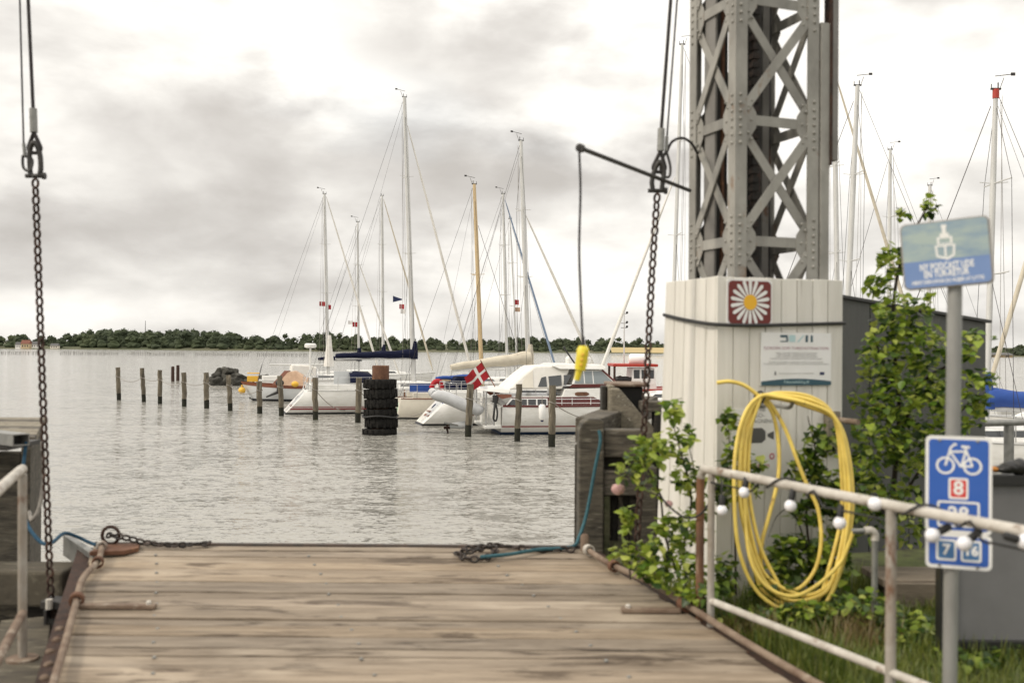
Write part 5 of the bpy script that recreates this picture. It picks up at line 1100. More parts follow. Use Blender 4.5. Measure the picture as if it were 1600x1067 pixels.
def side_patch(mb, prof, w0, w1, z0, z1, off=.008, thick=.01, sides=(-1, 1)):
    hw = lambda z: w0 + (w1 - w0) * max(0, min(1, (z - z0) / max(1e-6, z1 - z0))); n = len(prof)
    for sd_ in sides:
        vs = [Vector((x, sd_ * (hw(z) + off), z)) for x, z in prof] + [Vector((x, sd_ * (hw(z) + off - thick), z)) for x, z in prof]
        fs = [tuple(range(n)), tuple(range(2 * n - 1, n - 1, -1))] + [(i, n + i, n + (i + 1) % n, (i + 1) % n) for i in range(n)]
        mb.add(vs, fs)
    return mb
def pennant(parent, p, w_, h_, mt, cross=None, d=Vector((1, 0, 0)), tri=False, name='flag'):
    n = 5; mb = MB(); vs = []
    for i in range(n + 1):
        f = i / n; wv = Vector((0, 1, 0)) * math.sin(f * 5) * w_ * .12; k = (1 - f * .85) if tri else 1
        vs += [p + d * w_ * f + wv - UP * (h_ / 2 - h_ / 2 * k + f * .06 * h_), p + d * w_ * f + wv - UP * (h_ / 2 + h_ / 2 * k + f * .06 * h_)]
    mb.add(vs, [(2 * i, 2 * i + 1, 2 * i + 3, 2 * i + 2) for i in range(n)]); o = mb.build(name, mt, parent, smooth=60, local=True)
    if cross:
        mb = MB()
        for a, b in ((.30, .42),):
            for o_ in (-.012, .012): mb.add([p + d * w_ * a + Vector((0, o_, 0)), p + d * w_ * b + Vector((0, o_, 0)), p + d * w_ * b + Vector((0, o_, 0)) - UP * h_ * 1.02, p + d * w_ * a + Vector((0, o_, 0)) - UP * h_ * 1.02], [(0, 1, 2, 3)])
        mb.build('flag_cross', cross, o, local=True)
    return o

def sailboat(name, label, Y, mast_x, top, hd, L, B, fb, mf, hullmat='gelcoat', bottom='antifoul', stripe=None, mastmat='alu', mr=.075, boom=None, cover=None, jib='white_canvas', jibfrac=.95,
             trans=.35, hood=None, rails=True, cabin=True, spread=(.45, .72), flags=(), group='sailing boats in the harbour', wind=True, stern=.72, cabmat='gelcoat', ztop=None, cat='sailboat', coverh=.17, bz=1.05):
    foot = W(mast_x, 560, Y); rz = R(hd); t = thing(name, label, cat, (foot.x, Y, 0), rz, group); Mi = ROOTM[t.name].inverted(); H = Hull(L, B, fb, mf, trans, stern)
    hl = H.skin('hull', hullmat, t, .07, lambda q: H.zs(q), cap=True); H.skin('bottom', bottom, t, -.34, .07, 4, cap=True)
    if stripe:
        for a, b in stripe[1:]: H.skin('stripe', stripe[0], hl, a, b, 1, off=.008, t1=.985)
    H.deck('deck', cabmat, t); H.rail('toe_rail', 'alu' if hullmat != 'gelcoat_cream' else 'mahogany', t)
    zd = H.zs(mf)
    if trans > .8:                                         # scoop stern: recessed steps, hatch and ladder
        z1 = H.zs(0); TP = lambda y, z, o_=.012: Vector((-mf * L + trans * z / z1 - o_, y, z))
        def tpanel(nm, mt, pts, o_): mb = MB(); n_ = len(pts); mb.add([TP(y, z, o_) for y, z in pts] + [TP(y, z, o_ - .03) for y, z in pts], [tuple(range(n_)), tuple(range(2 * n_ - 1, n_ - 1, -1))] + [(i, (i + 1) % n_, n_ + (i + 1) % n_, n_ + i) for i in range(n_)]); return mb.build(nm, mt, hl, local=True)
        tpanel('stern_recess', 'gelcoat_pale', [(y * 1.45, z1 * .58 + z * z1 * .95) for y, z in rrect(.62, .62, .16)], .012)
        tpanel('stern_hatch', 'glass_dark', [(y + B * .12, z1 * .66 + z) for y, z in rrect(.22, .16, .04)], .024)
        tpanel('stern_step', 'mahogany', [(y, z1 * .34 + z) for y, z in rrect(.8, .07, .02)], .03)
        mb = MB()
        for y in (-.34, -.16): mb.tube([TP(y, .12, .05), TP(y, z1 * .95, .05)], .014, 6)
        for k in range(4): z = .2 + k * .18; mb.tube([TP(-.34, z, .05), TP(-.16, z, .05)], .014, 6)
        mb.build('boarding_ladder', 'stainless', hl, local=True)
    if cabin:
        x0, x1 = (-.28) * L, .17 * L; ch = .34; w0 = B * .33; mb = MB(); z0 = zd - .02
        pr = [(x0, z0), (x1 + .3, z0 + .02), (x1 - .1, z0 + ch * .62), (x1 - L * .12, z0 + ch * .95), (x0 + .02, z0 + ch)]
        side_solid(mb, pr, w0, w0 * .84, z0, z0 + ch); cb = mb.build('coachroof', cabmat, t, bevel=.05, local=True)
        for (a, b) in ((x0 + .35, x0 + L * .16), (x0 + L * .19, x1 - L * .08)):
            pair('window', 'glass_dark', cb, [(a, z0 + ch * .4), (b, z0 + ch * .42), (b - .12, z0 + ch * .76), (a + .05, z0 + ch * .8)], w0, w0 * .84, z0, z0 + ch)
        xs_ = -mf * L + .55 + trans * .5
        for sd_ in (-1, 1): mb = MB(); mb.box(((xs_ + x0) / 2, sd_ * B * .30, zd + .09), (x0 - xs_, .14, .24)); mb.build('cockpit_coaming', cabmat, t, bevel=.03, local=True)
    tp = Mi @ W(top[0], top[1], Y); fm = Vector((0, 0, zd + (.28 if cabin else 0))); dv = tp - fm
    mb = MB(); mb.tube([fm, fm + dv * .7, tp], [mr, mr * .95, mr * .7], 10); ms = mb.build('mast', mastmat, t, smooth=50, local=True)
    for f in spread:
        mb = MB(); p = fm + dv * f; mb.tube([p + Vector((-.1, -.62, .03)), p, p + Vector((-.1, .62, .03))], .016, 6); mb.tube([p + Vector((-.33, 0, .04)), p, p + Vector((.30, 0, .03))], .010, 6); mb.build('spreader', mastmat, ms, local=True)
    mb = MB(); mb.box(tp + Vector((0, 0, .01)), (.22, .05, .04)); mb.tube([tp + Vector((-.05, 0, .03)), tp + Vector((-.05, 0, .15))], .014, 6); mb.tube([tp + Vector((.1, 0, 0)), tp + Vector((.1, 0, .12))], .010, 6); mb.build('mast_head', 'black_steel', ms, local=True)
    if wind:
        mb = MB(); q = tp + Vector((-.18, 0, .26)); mb.tube([tp + Vector((-.1, 0, .04)), q], .008, 5); mb.tube([q + Vector((-.2, 0, .08)), q + Vector((.22, .05, .02))], .010, 5); mb.box(q + Vector((-.2, 0, .08)), (.1, .008, .07)); mb.build('wind_vane', 'black_steel', ms, local=True)
    bowp = H.P(.985, H.zs(.985), 1); bowp.y = 0; ja = fm + dv * jibfrac + Vector((.10, 0, 0)); jb = bowp + Vector((-.05, 0, .12))
    if jib:
        mb = MB(); mb.tube([ja, ja.lerp(jb, .04), ja.lerp(jb, .3), ja.lerp(jb, .75), ja.lerp(jb, .95), jb], [.012, .03, .05, .068, .06, .02], 8); mb.build('furled_jib', jib, t, smooth=60, local=True)
    else: mb = MB(); mb.tube([ja, jb], .009, 5); mb.build('forestay', 'wire', t, local=True)
    wr = .0062
    sp_ = H.P(.01, H.zs(.01), 1); mb = MB(); mb.tube([tp, Vector((sp_.x, 0, sp_.z))], wr, 5); mb.build('backstay', 'wire', t, local=True)
    for sd_ in (-1, 1):
        ch_ = Vector((-.12, sd_ * H.hb(mf) * .93, zd)); p = fm + dv * spread[-1] + Vector((-.1, sd_ * .62, .03))
        mb = MB(); mb.tube([fm + dv * .96, p, ch_], wr, 5); mb.build('shroud', 'wire', t, local=True)
        mb = MB(); mb.tube([fm + dv * spread[0], ch_ + Vector((-.3, 0, 0))], wr, 5); mb.build('lower_shroud', 'wire', t, local=True)
    mb = MB(); mb.tube([fm + dv * .98 + Vector((-.12, .05, 0)), fm + Vector((-.25, .1, .6))], wr * .9, 5); mb.tube([fm + dv * .97 + Vector((-.14, -.05, 0)), fm + Vector((-.55, -.2, .2))], wr * .9, 5); mb.build('halyard', 'rope_grey', t, local=True)
    if boom:
        bl, rise = boom; g = fm + Vector((-.12, 0, bz - (.28 if cabin else 0) * .5)); e = g + Vector((-bl, 0, rise))
        mb = MB(); mb.tube([g, e], .055, 8); bo = mb.build('boom', mastmat, t, smooth=50, local=True)
        if cover:
            n = 12; pts = []; rr_ = []
            for i in range(n + 1):
                f = i / n; pts.append(g.lerp(e, f) + Vector((.14 * (1 - f), 0, coverh * (1 - .55 * f) + .03 + .015 * math.sin(f * 17)))); rr_.append(coverh * (1.12 - .62 * f) * (1 + .05 * math.sin(f * 23)))
            mb = MB(); mb.tube(pts, rr_, 10); cv = mb.build('sail_cover', cover, bo, smooth=70, local=True)
            mb = MB(); mb.tube([g + Vector((.12, 0, -.02)), g + Vector((.13, 0, .35)), g + Vector((.135, 0, .8))], [.18, .17, .105], 10); mb.build('cover_collar', cover, cv, smooth=70, local=True)
        mb = MB(); mb.tube([e, fm + dv * .97], wr * .7, 5); mb.build('topping_lift', 'wire', t, local=True)
    if hood:
        x0 = -.28 * L; mb = MB(); n = 8; vs = []; z0 = zd + .3; hw = B * .33
        for i, (xx, hh, k) in enumerate(((x0 + .75, .04, .8), (x0 + .45, .40, .92), (x0 - .15, .50, 1), (x0 - .55, .48, 1))):
            for j in range(n + 1):
                a = math.pi * j / n; vs.append(Vector((xx, -math.cos(a) * hw * k * 1.02, z0 - .12 + hh * math.sin(a) ** .55 + .1)))
        mb.add(vs, [(i * (n + 1) + j, i * (n + 1) + j + 1, (i + 1) * (n + 1) + j + 1, (i + 1) * (n + 1) + j) for i in range(3) for j in range(n)]); mb.build('sprayhood', hood, t, smooth=60, local=True)
    if rails:
        mb = MB(); hh = .58
        for sd_ in (-1, 1):
            for k in (0, 1):
                mb.tube([H.P(q, H.zs(q), sd_) + Vector((0, -sd_ * .04, hh * (1 if k else .52))) for q in (.1, .25, .4, .55, .7, .85, .93)], .006, 5)
        mb.build('guard_wires', 'stainless', t, local=True)
        for q in (.24, .40, .56, .72):
            for sd_ in (-1, 1):
                p = H.P(q, H.zs(q), sd_) + Vector((0, -sd_ * .04, 0)); mb = MB(); mb.tube([p, p + UP * hh], .012, 6); mb.build('stanchion', 'stainless', t, local=True)
        a = [H.P(q, H.zs(q), 1) + Vector((0, -.04, 0)) for q in (.12, .02)]; mb = MB()
        for k in (1, .5): P = [p + UP * hh * k for p in a]; mb.tube(spline(P + [Vector((a[1].x - .02, 0, a[1].z + hh * k))] + [Vector((p.x, -p.y, p.z)) for p in P[::-1]], 3), .013, 6)
        for p in a: mb.tube([p, p + UP * hh], .013, 6); mb.tube([Vector((p.x, -p.y, p.z)), Vector((p.x, -p.y, p.z + hh))], .013, 6)
        mb.build('pushpit', 'stainless', t, smooth=60, local=True)
        a = [H.P(q, H.zs(q), 1) for q in (.90, .97)]; mb = MB(); b = Vector((a[1].x + .15, 0, a[1].z + .55)); P = [a[0] + UP * hh, a[1] + UP * .56, b, Vector((a[1].x, -a[1].y, a[1].z + .56)), Vector((a[0].x, -a[0].y, a[0].z + hh))]
        mb.tube(spline(P, 4), .013, 6)
        for p in a: mb.tube([p, p + UP * .57], .013, 6); mb.tube([Vector((p.x, -p.y, p.z)), Vector((p.x, -p.y, p.z + .57))], .013, 6)
        mb.build('pulpit', 'stainless', t, smooth=60, local=True)
    for (x, y, w_, h_, m_, cr_, tri) in flags: pennant(t, Mi @ W(x, y, Y), w_, h_, m_, cr_, tri=tri)
    return t, H, Mi

# --- the white yacht with navy boom cover
t, H, Mi = sailboat('sailing_yacht', 'white sailing yacht with red stripe and navy boom cover, left of the tyre pile', 45.6, 647, (632, 152), 17, 8.9, 2.9, .98, .655, stripe=('stripe_red', (.20, .26), (.30, .33)), mr=.115, boom=(3.45, -.02), cover='navy_canvas', jibfrac=.90, trans=.95, hood='navy_canvas', flags=[(614, 462, .42, .30, 'flag_navy', None, True), (624, 475, .22, .22, 'flag_red', 'flag_white', False), (626, 483, .22, .2, 'flag_white', None, False)], bz=1.2, coverh=.19)
def loc(x, y, Y_): return Mi @ W(x, y, Y_)
mb = MB(); p0 = loc(485, 610, 45.0); p1 = loc(485, 544, 45.0); mb.tube([p0, p1], .045, 8); rp = mb.build('radar_pole', 'gelcoat', t, smooth=50, local=True)
mb = MB(); mb.lathe([(.18, 0), (.27, .05), (.27, .16), (.2, .22)], 16, Matrix.Translation(p1)); mb.build('radar_dome', 'gelcoat', rp, smooth=40, local=True)
mb = MB(); mb.tube([p1 - UP * .9, p0 + Vector((.55, .2, 0))], .016, 6); mb.tube([p1 - UP * .9, p0 + Vector((-.4, -.3, 0))], .016, 6); mb.build('pole_strut', 'stainless', rp, local=True)
mb = MB(); a = loc(521, 601, 44.15); b = loc(551, 580, 44.15); mb.box((a + b) / 2, (abs(b.x - a.x), .02, abs(b.z - a.z))); mb.build('dodger_cloth', 'gelcoat_pale', t, local=True)
mb = MB(); a = loc(495, 604, 45.0); mb.tube([a + Vector((0, math.cos(q) * .38, .42 + math.sin(q) * .38)) for q in [i * .3927 for i in range(16)]], .018, 6, closed=True); mb.tube([a, a + UP * .45], .07, 8)
for q in range(3): mb.tube([a + Vector((0, math.cos(q * 1.047) * .38, .42 + math.sin(q * 1.047) * .38)), a + Vector((0, -math.cos(q * 1.047) * .38, .42 - math.sin(q * 1.047) * .38))], .01, 5)
mb.build('steering_wheel', 'stainless', t, smooth=60, local=True)
mb = MB(); side_patch(mb, [(-5.0, .42), (-4.4, .42), (-4.5, .72), (-4.85, .74)], .7, .7, 0, 1, sides=(-1,)); mb.build('transom_locker', 'glass_dark', t, local=True)
# --- boats further out
t, H, Mi = sailboat('sailing_boat', 'white sailing boat with tall mast and two small red pennants, leftmost mast', 57.5, 513, (507, 303), 16, 7.6, 2.6, .95, .58, mr=.10, boom=(3.2, 0), bz=.7, jibfrac=.985, flags=[(499, 471, .36, .26, 'flag_red', 'flag_white', False), (509, 476, .3, .26, 'flag_red', 'flag_white', False)], rails=False)
mb = MB(); p = Mi @ W(514, 575, 57.5); mb.tube([p + UP * .1, p + UP * 1.0, p + UP * 1.9], [.32, .2, .11], 10); mb.build('mast_boot', 'white_canvas', t, smooth=60, local=True)
mb = MB(); side_solid(mb, [(-2.2, .9), (-.6, .9), (-.7, 1.75), (-1.1, 1.85), (-2.1, 1.9)], 1.0, .9, .9, 1.9); mb.build('cockpit_tent', 'white_canvas', t, bevel=.08, local=True)
sailboat('sailing_boat', 'sailing boat with short thin mast and Danish pennant, second mast from left', 62, 561, (559, 347), 16, 6.5, 2.2, .8, .58, mr=.075, jib='white_canvas', jibfrac=.72, rails=False, boom=(2.4, 0), cover='navy_canvas', flags=[(551, 503, .38, .3, 'flag_red', 'flag_white', False), (544, 501, .3, .22, 'flag_white', None, False)])
sailboat('sailing_boat', 'sailing boat whose slender mast stands third from the left', 66, 599, (597, 306), 16, 8.4, 2.7, 1, .58, mr=.10, jib='cream_canvas', jibfrac=.98, rails=False, boom=(3, 0), cover='navy_canvas', wind=False)
# --- wooden masted boat behind the flag
t, H, Mi = sailboat('sailing_boat', 'cream sailing boat with varnished wooden mast and blue boom cover', 42.3, 754, (741, 288), 16, 6.0, 2.3, .80, .62, hullmat='gelcoat_cream', bottom='antifoul', mastmat='spruce', mr=.095, boom=(1.9, 0), cover='blue_canvas', jib=None, jibfrac=.8, spread=(.56,), trans=.12, stern=.6, bz=.55, coverh=.13, cabmat='gelcoat_cream', hood=None)
mb = MB(); a = Mi @ W(640, 613, 41.2); b = Mi @ W(672, 600, 41.2); mb.add([a, Vector((b.x, a.y, a.z)), Vector((b.x + .1, a.y, b.z)), Vector((a.x, a.y, b.z))], [(0, 1, 2, 3)]); mb.build('rail_cloth', 'blue_canvas', t, local=True)
mb = MB(); a = Mi @ W(632, 622, 41.9); mb.tube([a + Vector((.0, math.cos(q) * .1, math.sin(q) * .34)) for q in [i * .3927 for i in range(16)]], .02, 6, closed=True); mb.tube([a - UP * .3, a - UP * .75], .02, 6); mb.build('steering_wheel', 'rust', t, local=True)
mb = MB(); a = Mi @ W(640, 645, 41.15); mb.sphere(a + Vector((-.35, 0, .15)), .30, 2, (.7, .3, 1.25)); mb.build('fender', 'pale_green', t, smooth=60, local=True)
mb = MB(); a = Mi @ W(683, 603, 41.4); mb.tube(spline([a + Vector((-.25, 0, -.1)), a + Vector((-.1, 0, .16)), a + Vector((.12, 0, .16)), a + Vector((.2, 0, -.15))], 4), .11, 8); mb.build('life_ring', 'flag_red', t, smooth=60, local=True)
mb = MB(); a = Mi @ W(717, 597, 42.0); side_solid(mb, [(a.x - .6, a.z - .3), (a.x + .6, a.z - .3), (a.x + .75, a.z + .26), (a.x - .25, a.z + .26)], .8, .7, a.z - .3, a.z + .3); mb.build('navy_hood', 'navy_canvas', t, bevel=.05, local=True)
# --- white cruiser with beige boom cover
t, H, Mi = sailboat('sailing_boat', 'white sailing boat with open transom and beige boom cover behind the motor cruiser', 39.4, 827, (814, 220), 16, 7.8, 2.5, .98, .57, mr=.095, boom=(3.05, -.25), cover='cream_canvas', jibfrac=.70, trans=1.05, bz=1.1, coverh=.24, bottom='antifoul', flags=[])
mb = MB(); a = Mi @ W(668, 640, 38.3); mb.box(a + Vector((.25, 0, -.05)), (.5, .5, .03)); mb.build('transom_step', 'mahogany', t, local=True)
sailboat('sailing_boat', 'sailing boat with blue furled jib beside the varnished wooden mast', 54, 793, (786, 303), 16, 7.4, 2.5, .95, .58, mr=.085, jib='blue_grey', jibfrac=.97, rails=False, boom=(2.6, 0), bz=.6)
sailboat('sailing_boat', 'small sailing boat with very thin mast and red pennant behind the blue jib', 60, 809, (797, 342), 16, 6.2, 2.2, .8, .58, mr=.05, jib=None, rails=False, wind=False, flags=[(803, 468, .3, .3, 'flag_red', None, False), (804, 480, .34, .26, 'orange_canvas', None, False)])
# --- boats on the right, bows to the left
sailboat('sailing_boat', 'sailing boat with tall grey mast just left of the tower housing', 36.5, 1048, (1066, 70), 180, 9, 2.9, 1.0, .66, mr=.075, jibfrac=.62, rails=False)
sailboat('sailing_boat', 'sailing boat with grey furled jib slanting right beside the tower', 33, 1311, (1303, 118), 2, 8, 2.7, 1, .58, mr=.085, jib='cream_canvas', jibfrac=.985, rails=False)
sailboat('sailing_boat', 'sailing boat with leaning white mast right of the tower', 29, 1318, (1340, 134), 180, 8, 2.7, 1, .6, mr=.085, jib=None, rails=False)
sailboat('sailing_boat', 'sailing boat with slim mast above the top of the bush', 42, 1388, (1391, 234), 180, 7.5, 2.5, .9, .6, mr=.085, jib=None, rails=False)
sailboat('sailing_boat', 'sailing boat with short dark topped mast behind the podcast sign', 45, 1450, (1453, 290), 180, 6.5, 2.3, .85, .6, mr=.10, jib=None, rails=False, spread=(.6,))
t, H, Mi = sailboat('sailing_boat', 'white sailing boat with red banded mast and blue boom cover right of the podcast sign', 22, 1541, (1556, 140), 180, 6.6, 2.3, .95, .58, mr=.068, boom=(2.6, 0), cover='blue_canvas', jib=None, bz=.55, coverh=.2)
p = Mi @ W(1556, 147, 22); mb = MB(); mb.tube([p - UP * .1, p + UP * .1], .07, 10); mb.build('red_band', 'red_paint', t, smooth=50, local=True)
sailboat('sailing_boat', 'white sailing boat at the right edge with furled jib slanting down left', 26.5, 1690, (1712, -60), 180, 7.4, 2.6, 1.05, .62, mr=.08, jibfrac=.8, boom=(2.8, 0), cover='blue_canvas', jib='cream_canvas')

# --- fenders hung between the yachts, clutter on their decks
def small_fender(x, y, Y_, lb, mt='white_plastic'):
    a, b = W(x, y, Y_), W(x, y + 15, Y_); t_ = thing('boat_fender', lb, 'fender', b)
    mb = MB(); mb.tube([a, a - UP * .03, b + UP * .04, b], [.05, .085, .085, .05], 12); mb.build('tube', mt, t_, smooth=50)
    mb = MB(); mb.tube([a, a + UP * .35], .01, 5); mb.build('lanyard', 'rope_grey', t_)
small_fender(543, 612, 44.0, 'white fender on the near side of the red striped yacht', 'white_plastic')
small_fender(694, 622, 37.9, 'blue fender on the near side of the open transom boat', 'blue_canvas')
small_fender(652, 622, 40.9, 'white fender on the cream wooden masted boat', 'white_plastic')
# --- small varnished trim boat far left
ft = W(430, 560, 53.6); t = thing('wooden_boat', 'small white boat with varnished trim and brown tent, left of the yacht', 'boat', (ft.x, 53.6, 0), R(182)); Mi = ROOTM[t.name].inverted(); H = Hull(4.6, 1.7, .66, .62, .05, .62, .12, .45, .35)
H.skin('hull', 'gelcoat_pale', t, .12, lambda q: H.zs(q), cap=True); H.skin('bottom', 'antifoul', t, -.3, .12, 4, cap=True, t0=.3); H.skin('stern_bottom', 'antifoul_red', t, -.3, .40, 4, cap=True, t1=.3, off=.006); H.deck('deck', 'mahogany', t); H.skin('rubbing_strake', 'mahogany', t, lambda q: H.zs(q) - .02, lambda q: H.zs(q) + .14, 2, off=.015, cap=True)
mb = MB(); side_solid(mb, [(-2.2, .66), (-.35, .66), (-.05, .95), (-.7, 1.55), (-1.1, 1.62), (-1.9, 1.15)], .68, .3, .66, 1.6); mb.build('tent', 'orange_canvas', t, bevel=.05, local=True)
mb = MB(); side_solid(mb, [(-.12, .75), (.18, .75), (-.55, 1.62), (-.8, 1.62)], .66, .3, .7, 1.6); mb.build('tent_flap', 'mahogany', t, local=True)
a = Mi @ W(395, 599, 53.6); mb = MB(); mb.tube([a + Vector((-.35, 0, .55)), a + Vector((.3, 0, .55))], .03, 6); mb.box(a + Vector((0, 0, .25)), (.55, .3, .3)); mb.build('yellow_box', 'buoy_yellow', t, local=True)
a = Mi @ W(461, 600, 52.6); mb = MB(); mb.sphere(a, .2, 2, (1, .6, .8)); mb.build('yellow_bag', 'buoy_yellow', t, smooth=60, local=True)
a = Mi @ W(437, 598, 52.7); mb = MB(); mb.sphere(a, .26, 2, (.9, .6, .7)); mb.tube([a, a + Vector((.1, 0, -.5)), a + Vector((.7, 0, -.75))], [.12, .09, .04], 8); mb.build('outboard_motor', 'black_rubber', t, smooth=60, local=True)
a = Mi @ W(402, 600, 53.6); mb = MB(); mb.tube([a, a + Vector((-.25, 0, 1.05))], .018, 6); mb.build('boat_hook', 'black_rubber', t, local=True)
by = W(378, 610, 53.3); mb = MB(); mb.sphere(by, .19, 3); mb.tube([by + UP * .2, by + UP * .3], .05, 8); o = mb.build('buoy', 'buoy_yellow', None, smooth=60); tag(o, 'yellow ball buoy hanging at the bow of the varnished trim boat', 'buoy')

# --- motor cruiser
YM = 35.0; S = YM / FPX; ft = W(775, 560, YM); t = thing('motor_cruiser', 'white motor cruiser with maroon band, canvas canopy and Danish flag', 'motorboat', (ft.x, YM, 0), R(10)); Mi = ROOTM[t.name].inverted()
X = lambda px: (px - 775) * S; Z = lambda py: (674.5 - py) * S
HM = Hull(9.2, 3.1, .98, 0.0, .02, .90, .11, .35, .30); hw0 = 1.5
hl = HM.skin('hull', 'gelcoat', t, .09, lambda q: HM.zs(q) - .02, cap=True, nt=26); HM.skin('bottom', 'antifoul_blue', t, -.34, .09, 4, cap=True, nt=26)
HM.skin('chine_stripe', 'stripe_red', hl, .27, .31, 1, off=.01, t1=.30); HM.deck('deck', 'gelcoat', t); HM.skin('gunwale_stripe', 'maroon', hl, lambda q: HM.zs(q) - .07, lambda q: HM.zs(q) - .0, 1, off=.015, nt=26)
mb = MB(); side_solid(mb, [(X(788), .90), (X(962), .96), (X(958), Z(598)), (X(940), Z(603)), (X(872), Z(605)), (X(868), Z(616)), (X(790), Z(616))], 1.36, 1.28, .9, 1.6); cab = mb.build('cabin', 'gelcoat', t, bevel=.03, local=True)
def patch(name, mt, pts, parent=None, off=.008, th_=.012): 
    return pair(name, mt, parent or cab, [(X(x), Z(y)) for x, y in pts], 1.36, 1.28, .9, 1.6, off, th_)
patch('maroon_band', 'maroon', [(775, 632), (932, 632), (940, 628), (917, 617), (791, 617), (783, 626)])
patch('maroon_stripe', 'maroon', [(878, 603), (955, 602), (956, 597), (884, 598)])
wf = patch('window_frame', 'sign_white', [(779, 631), (845, 631), (845, 619), (789, 619)], off=.016)
for a, b, c_, d_ in ((783, 798, 791, 800), (801, 813, 802.5, 813), (815, 827, 815, 827), (829.5, 843, 829.5, 843)): patch('pane', 'glass_dark', [(a, 629), (b, 629), (d_, 620.5), (c_, 620.5)], wf, .022)
np_ = patch('name_plate', 'rust', [(888, 614), (892, 615.5), (906, 615.5), (910, 613.5), (910, 611.5), (906, 609.5), (892, 609.5), (888, 611)], off=.016)
patch('stern_cap', 'mahogany', [(775, 620), (790, 617), (790, 613), (765, 613)], off=.012)
# canvas canopy with clear panes
mb = MB(); cn = [(X(786), Z(606)), (X(869), Z(605)), (X(880), Z(580)), (X(884), Z(572)), (X(858), Z(569.5)), (X(828), Z(571)), (X(822), Z(574)), (X(805), Z(588))]
side_solid(mb, cn, 1.27, 1.02, Z(606), Z(570)); can = mb.build('canopy', 'white_canvas', t, bevel=.06, local=True)
for q in ([(831, 601.5), (845, 601.5), (844, 586), (837, 588)], [(848.5, 601.5), (868, 600), (868, 584), (848, 586)], [(872, 599), (874, 600), (884, 583.5), (872, 584)]):
    pair('clear_pane', 'glass_dark', can, [(X(x), Z(y)) for x, y in q], 1.27, 1.02, Z(606), Z(570), .02, .025)
pair('back_pane', 'gelcoat_cream', can, [(X(803), Z(603)), (X(824), Z(603)), (X(824), Z(577)), (X(814), Z(584))], 1.27, 1.02, Z(606), Z(570), .016, .02)
# wheelhouse with glass
mb = MB(); side_solid(mb, [(X(884), Z(598)), (X(957), Z(598)), (X(934), Z(576)), (X(893), Z(576))], 1.22, 1.05, Z(598), Z(576)); whl = mb.build('wheelhouse', 'gelcoat', t, bevel=.02, local=True)
for q in ([(888, 596.5), (903, 596.5), (903, 578), (896, 578)], [(905, 596.5), (917, 596.5), (917, 578), (905, 578)], [(919, 596.5), (951, 596.5), (932, 578), (919, 578)]):
    pair('window', 'glass_clear', whl, [(X(x), Z(y)) for x, y in q], 1.22, 1.05, Z(598), Z(576), .012, .016)
mb = MB(); 
for sd_ in (-1, 1): mb.tube([Vector((X(957), sd_ * 1.23, Z(598))), Vector((X(933), sd_ * 1.07, Z(576)))], .035, 6)
mb.build('screen_pillar', 'maroon', whl, local=True)
mb = MB(); side_solid(mb, [(X(854), Z(570)), (X(866), Z(575)), (X(938), Z(575.5)), (X(939), Z(571)), (X(930), Z(567.5)), (X(862), Z(566.5))], 1.2, 1.1, Z(576), Z(567)); mb.build('roof', 'gelcoat', t, bevel=.03, local=True)
mb = MB(); mb.tube([Vector((X(898), -.4, Z(568))), Vector((X(879), -.5, Z(543)))], .03, 6); mb.sphere(Vector((X(879), -.5, Z(542))), .045, 2); mb.build('antenna', 'black_rubber', t, local=True)
mb = MB(); mb.lathe([(.16, 0), (.19, .05), (.19, .2), (.12, .27)], 14, Matrix.Translation((X(922), .2, Z(568)))); mb.tube([(X(922), .2, Z(568)), (X(922), .2, Z(566))], .06, 8); mb.build('radar_dome', 'gelcoat', t, smooth=40, local=True)
mb = MB(); mb.tube([Vector((X(891), 0, Z(568))), Vector((X(891), 0, Z(562)))], .1, 8); mb.sphere(Vector((X(891), 0, Z(560))), .11, 2); mb.build('horn', 'gelcoat', t, smooth=40, local=True)
# aft deck, rail, platform, flag, fender
mb = MB(); side_solid(mb, [(X(746), Z(608)), (X(786), Z(612)), (X(790), Z(605)), (X(778), Z(604)), (X(752), Z(606))], 1.3, 1.2, Z(612), Z(604)); mb.build('aft_deck', 'gelcoat', t, bevel=.02, local=True)
mb = MB(); side_solid(mb, [(X(749), .22), (X(775), .22), (X(775), .34), (X(749), .32)], 1.3, 1.3, 0, 1); mb.build('swim_platform', 'gelcoat', t, bevel=.02, local=True)
mb = MB()
for x in (752, 764):
    for sd_ in (-1, 1): mb.tube([(X(x), sd_ * 1.2, .30), (X(x), sd_ * 1.2, Z(607))], .03, 6)
mb.build('platform_support', 'stainless', t, local=True)
mb = MB(); mb.box((X(770), 0, .62), (.2, 2.5, .7)); mb.build('transom', 'gelcoat', t, bevel=.02, local=True)
mb = MB()
for sd_ in (-1, 1):
    mb.tube([(X(848), sd_ * 1.46, Z(620)), (X(940), sd_ * 1.42, Z(620))], .012, 5); mb.tube([(X(848), sd_ * 1.47, Z(626)), (X(940), sd_ * 1.43, Z(626))], .010, 5)
    for x in (848, 866, 882, 911, 940): mb.tube([(X(x), sd_ * 1.47, Z(634)), (X(x), sd_ * 1.46, Z(618))], .013, 5)
mb.build('side_rail', 'stainless', t, local=True)
mb = MB(); mb.tube([(X(748), -1.2, Z(607)), (X(748), -1.2, Z(626)), (X(748), 1.2, Z(626)), (X(748), 1.2, Z(607))], .014, 6); mb.tube([(X(748), -1.2, Z(615)), (X(786), -1.3, Z(615))], .012, 6); mb.build('stern_rail', 'stainless', t, local=True)
mb = MB(); fa, fb_ = Vector((X(770), -.5, Z(603))), Vector((X(746), -.7, Z(562))); mb.tube([fa, fb_], .018, 6); fs_ = mb.build('flag_staff', 'mahogany', t, local=True)
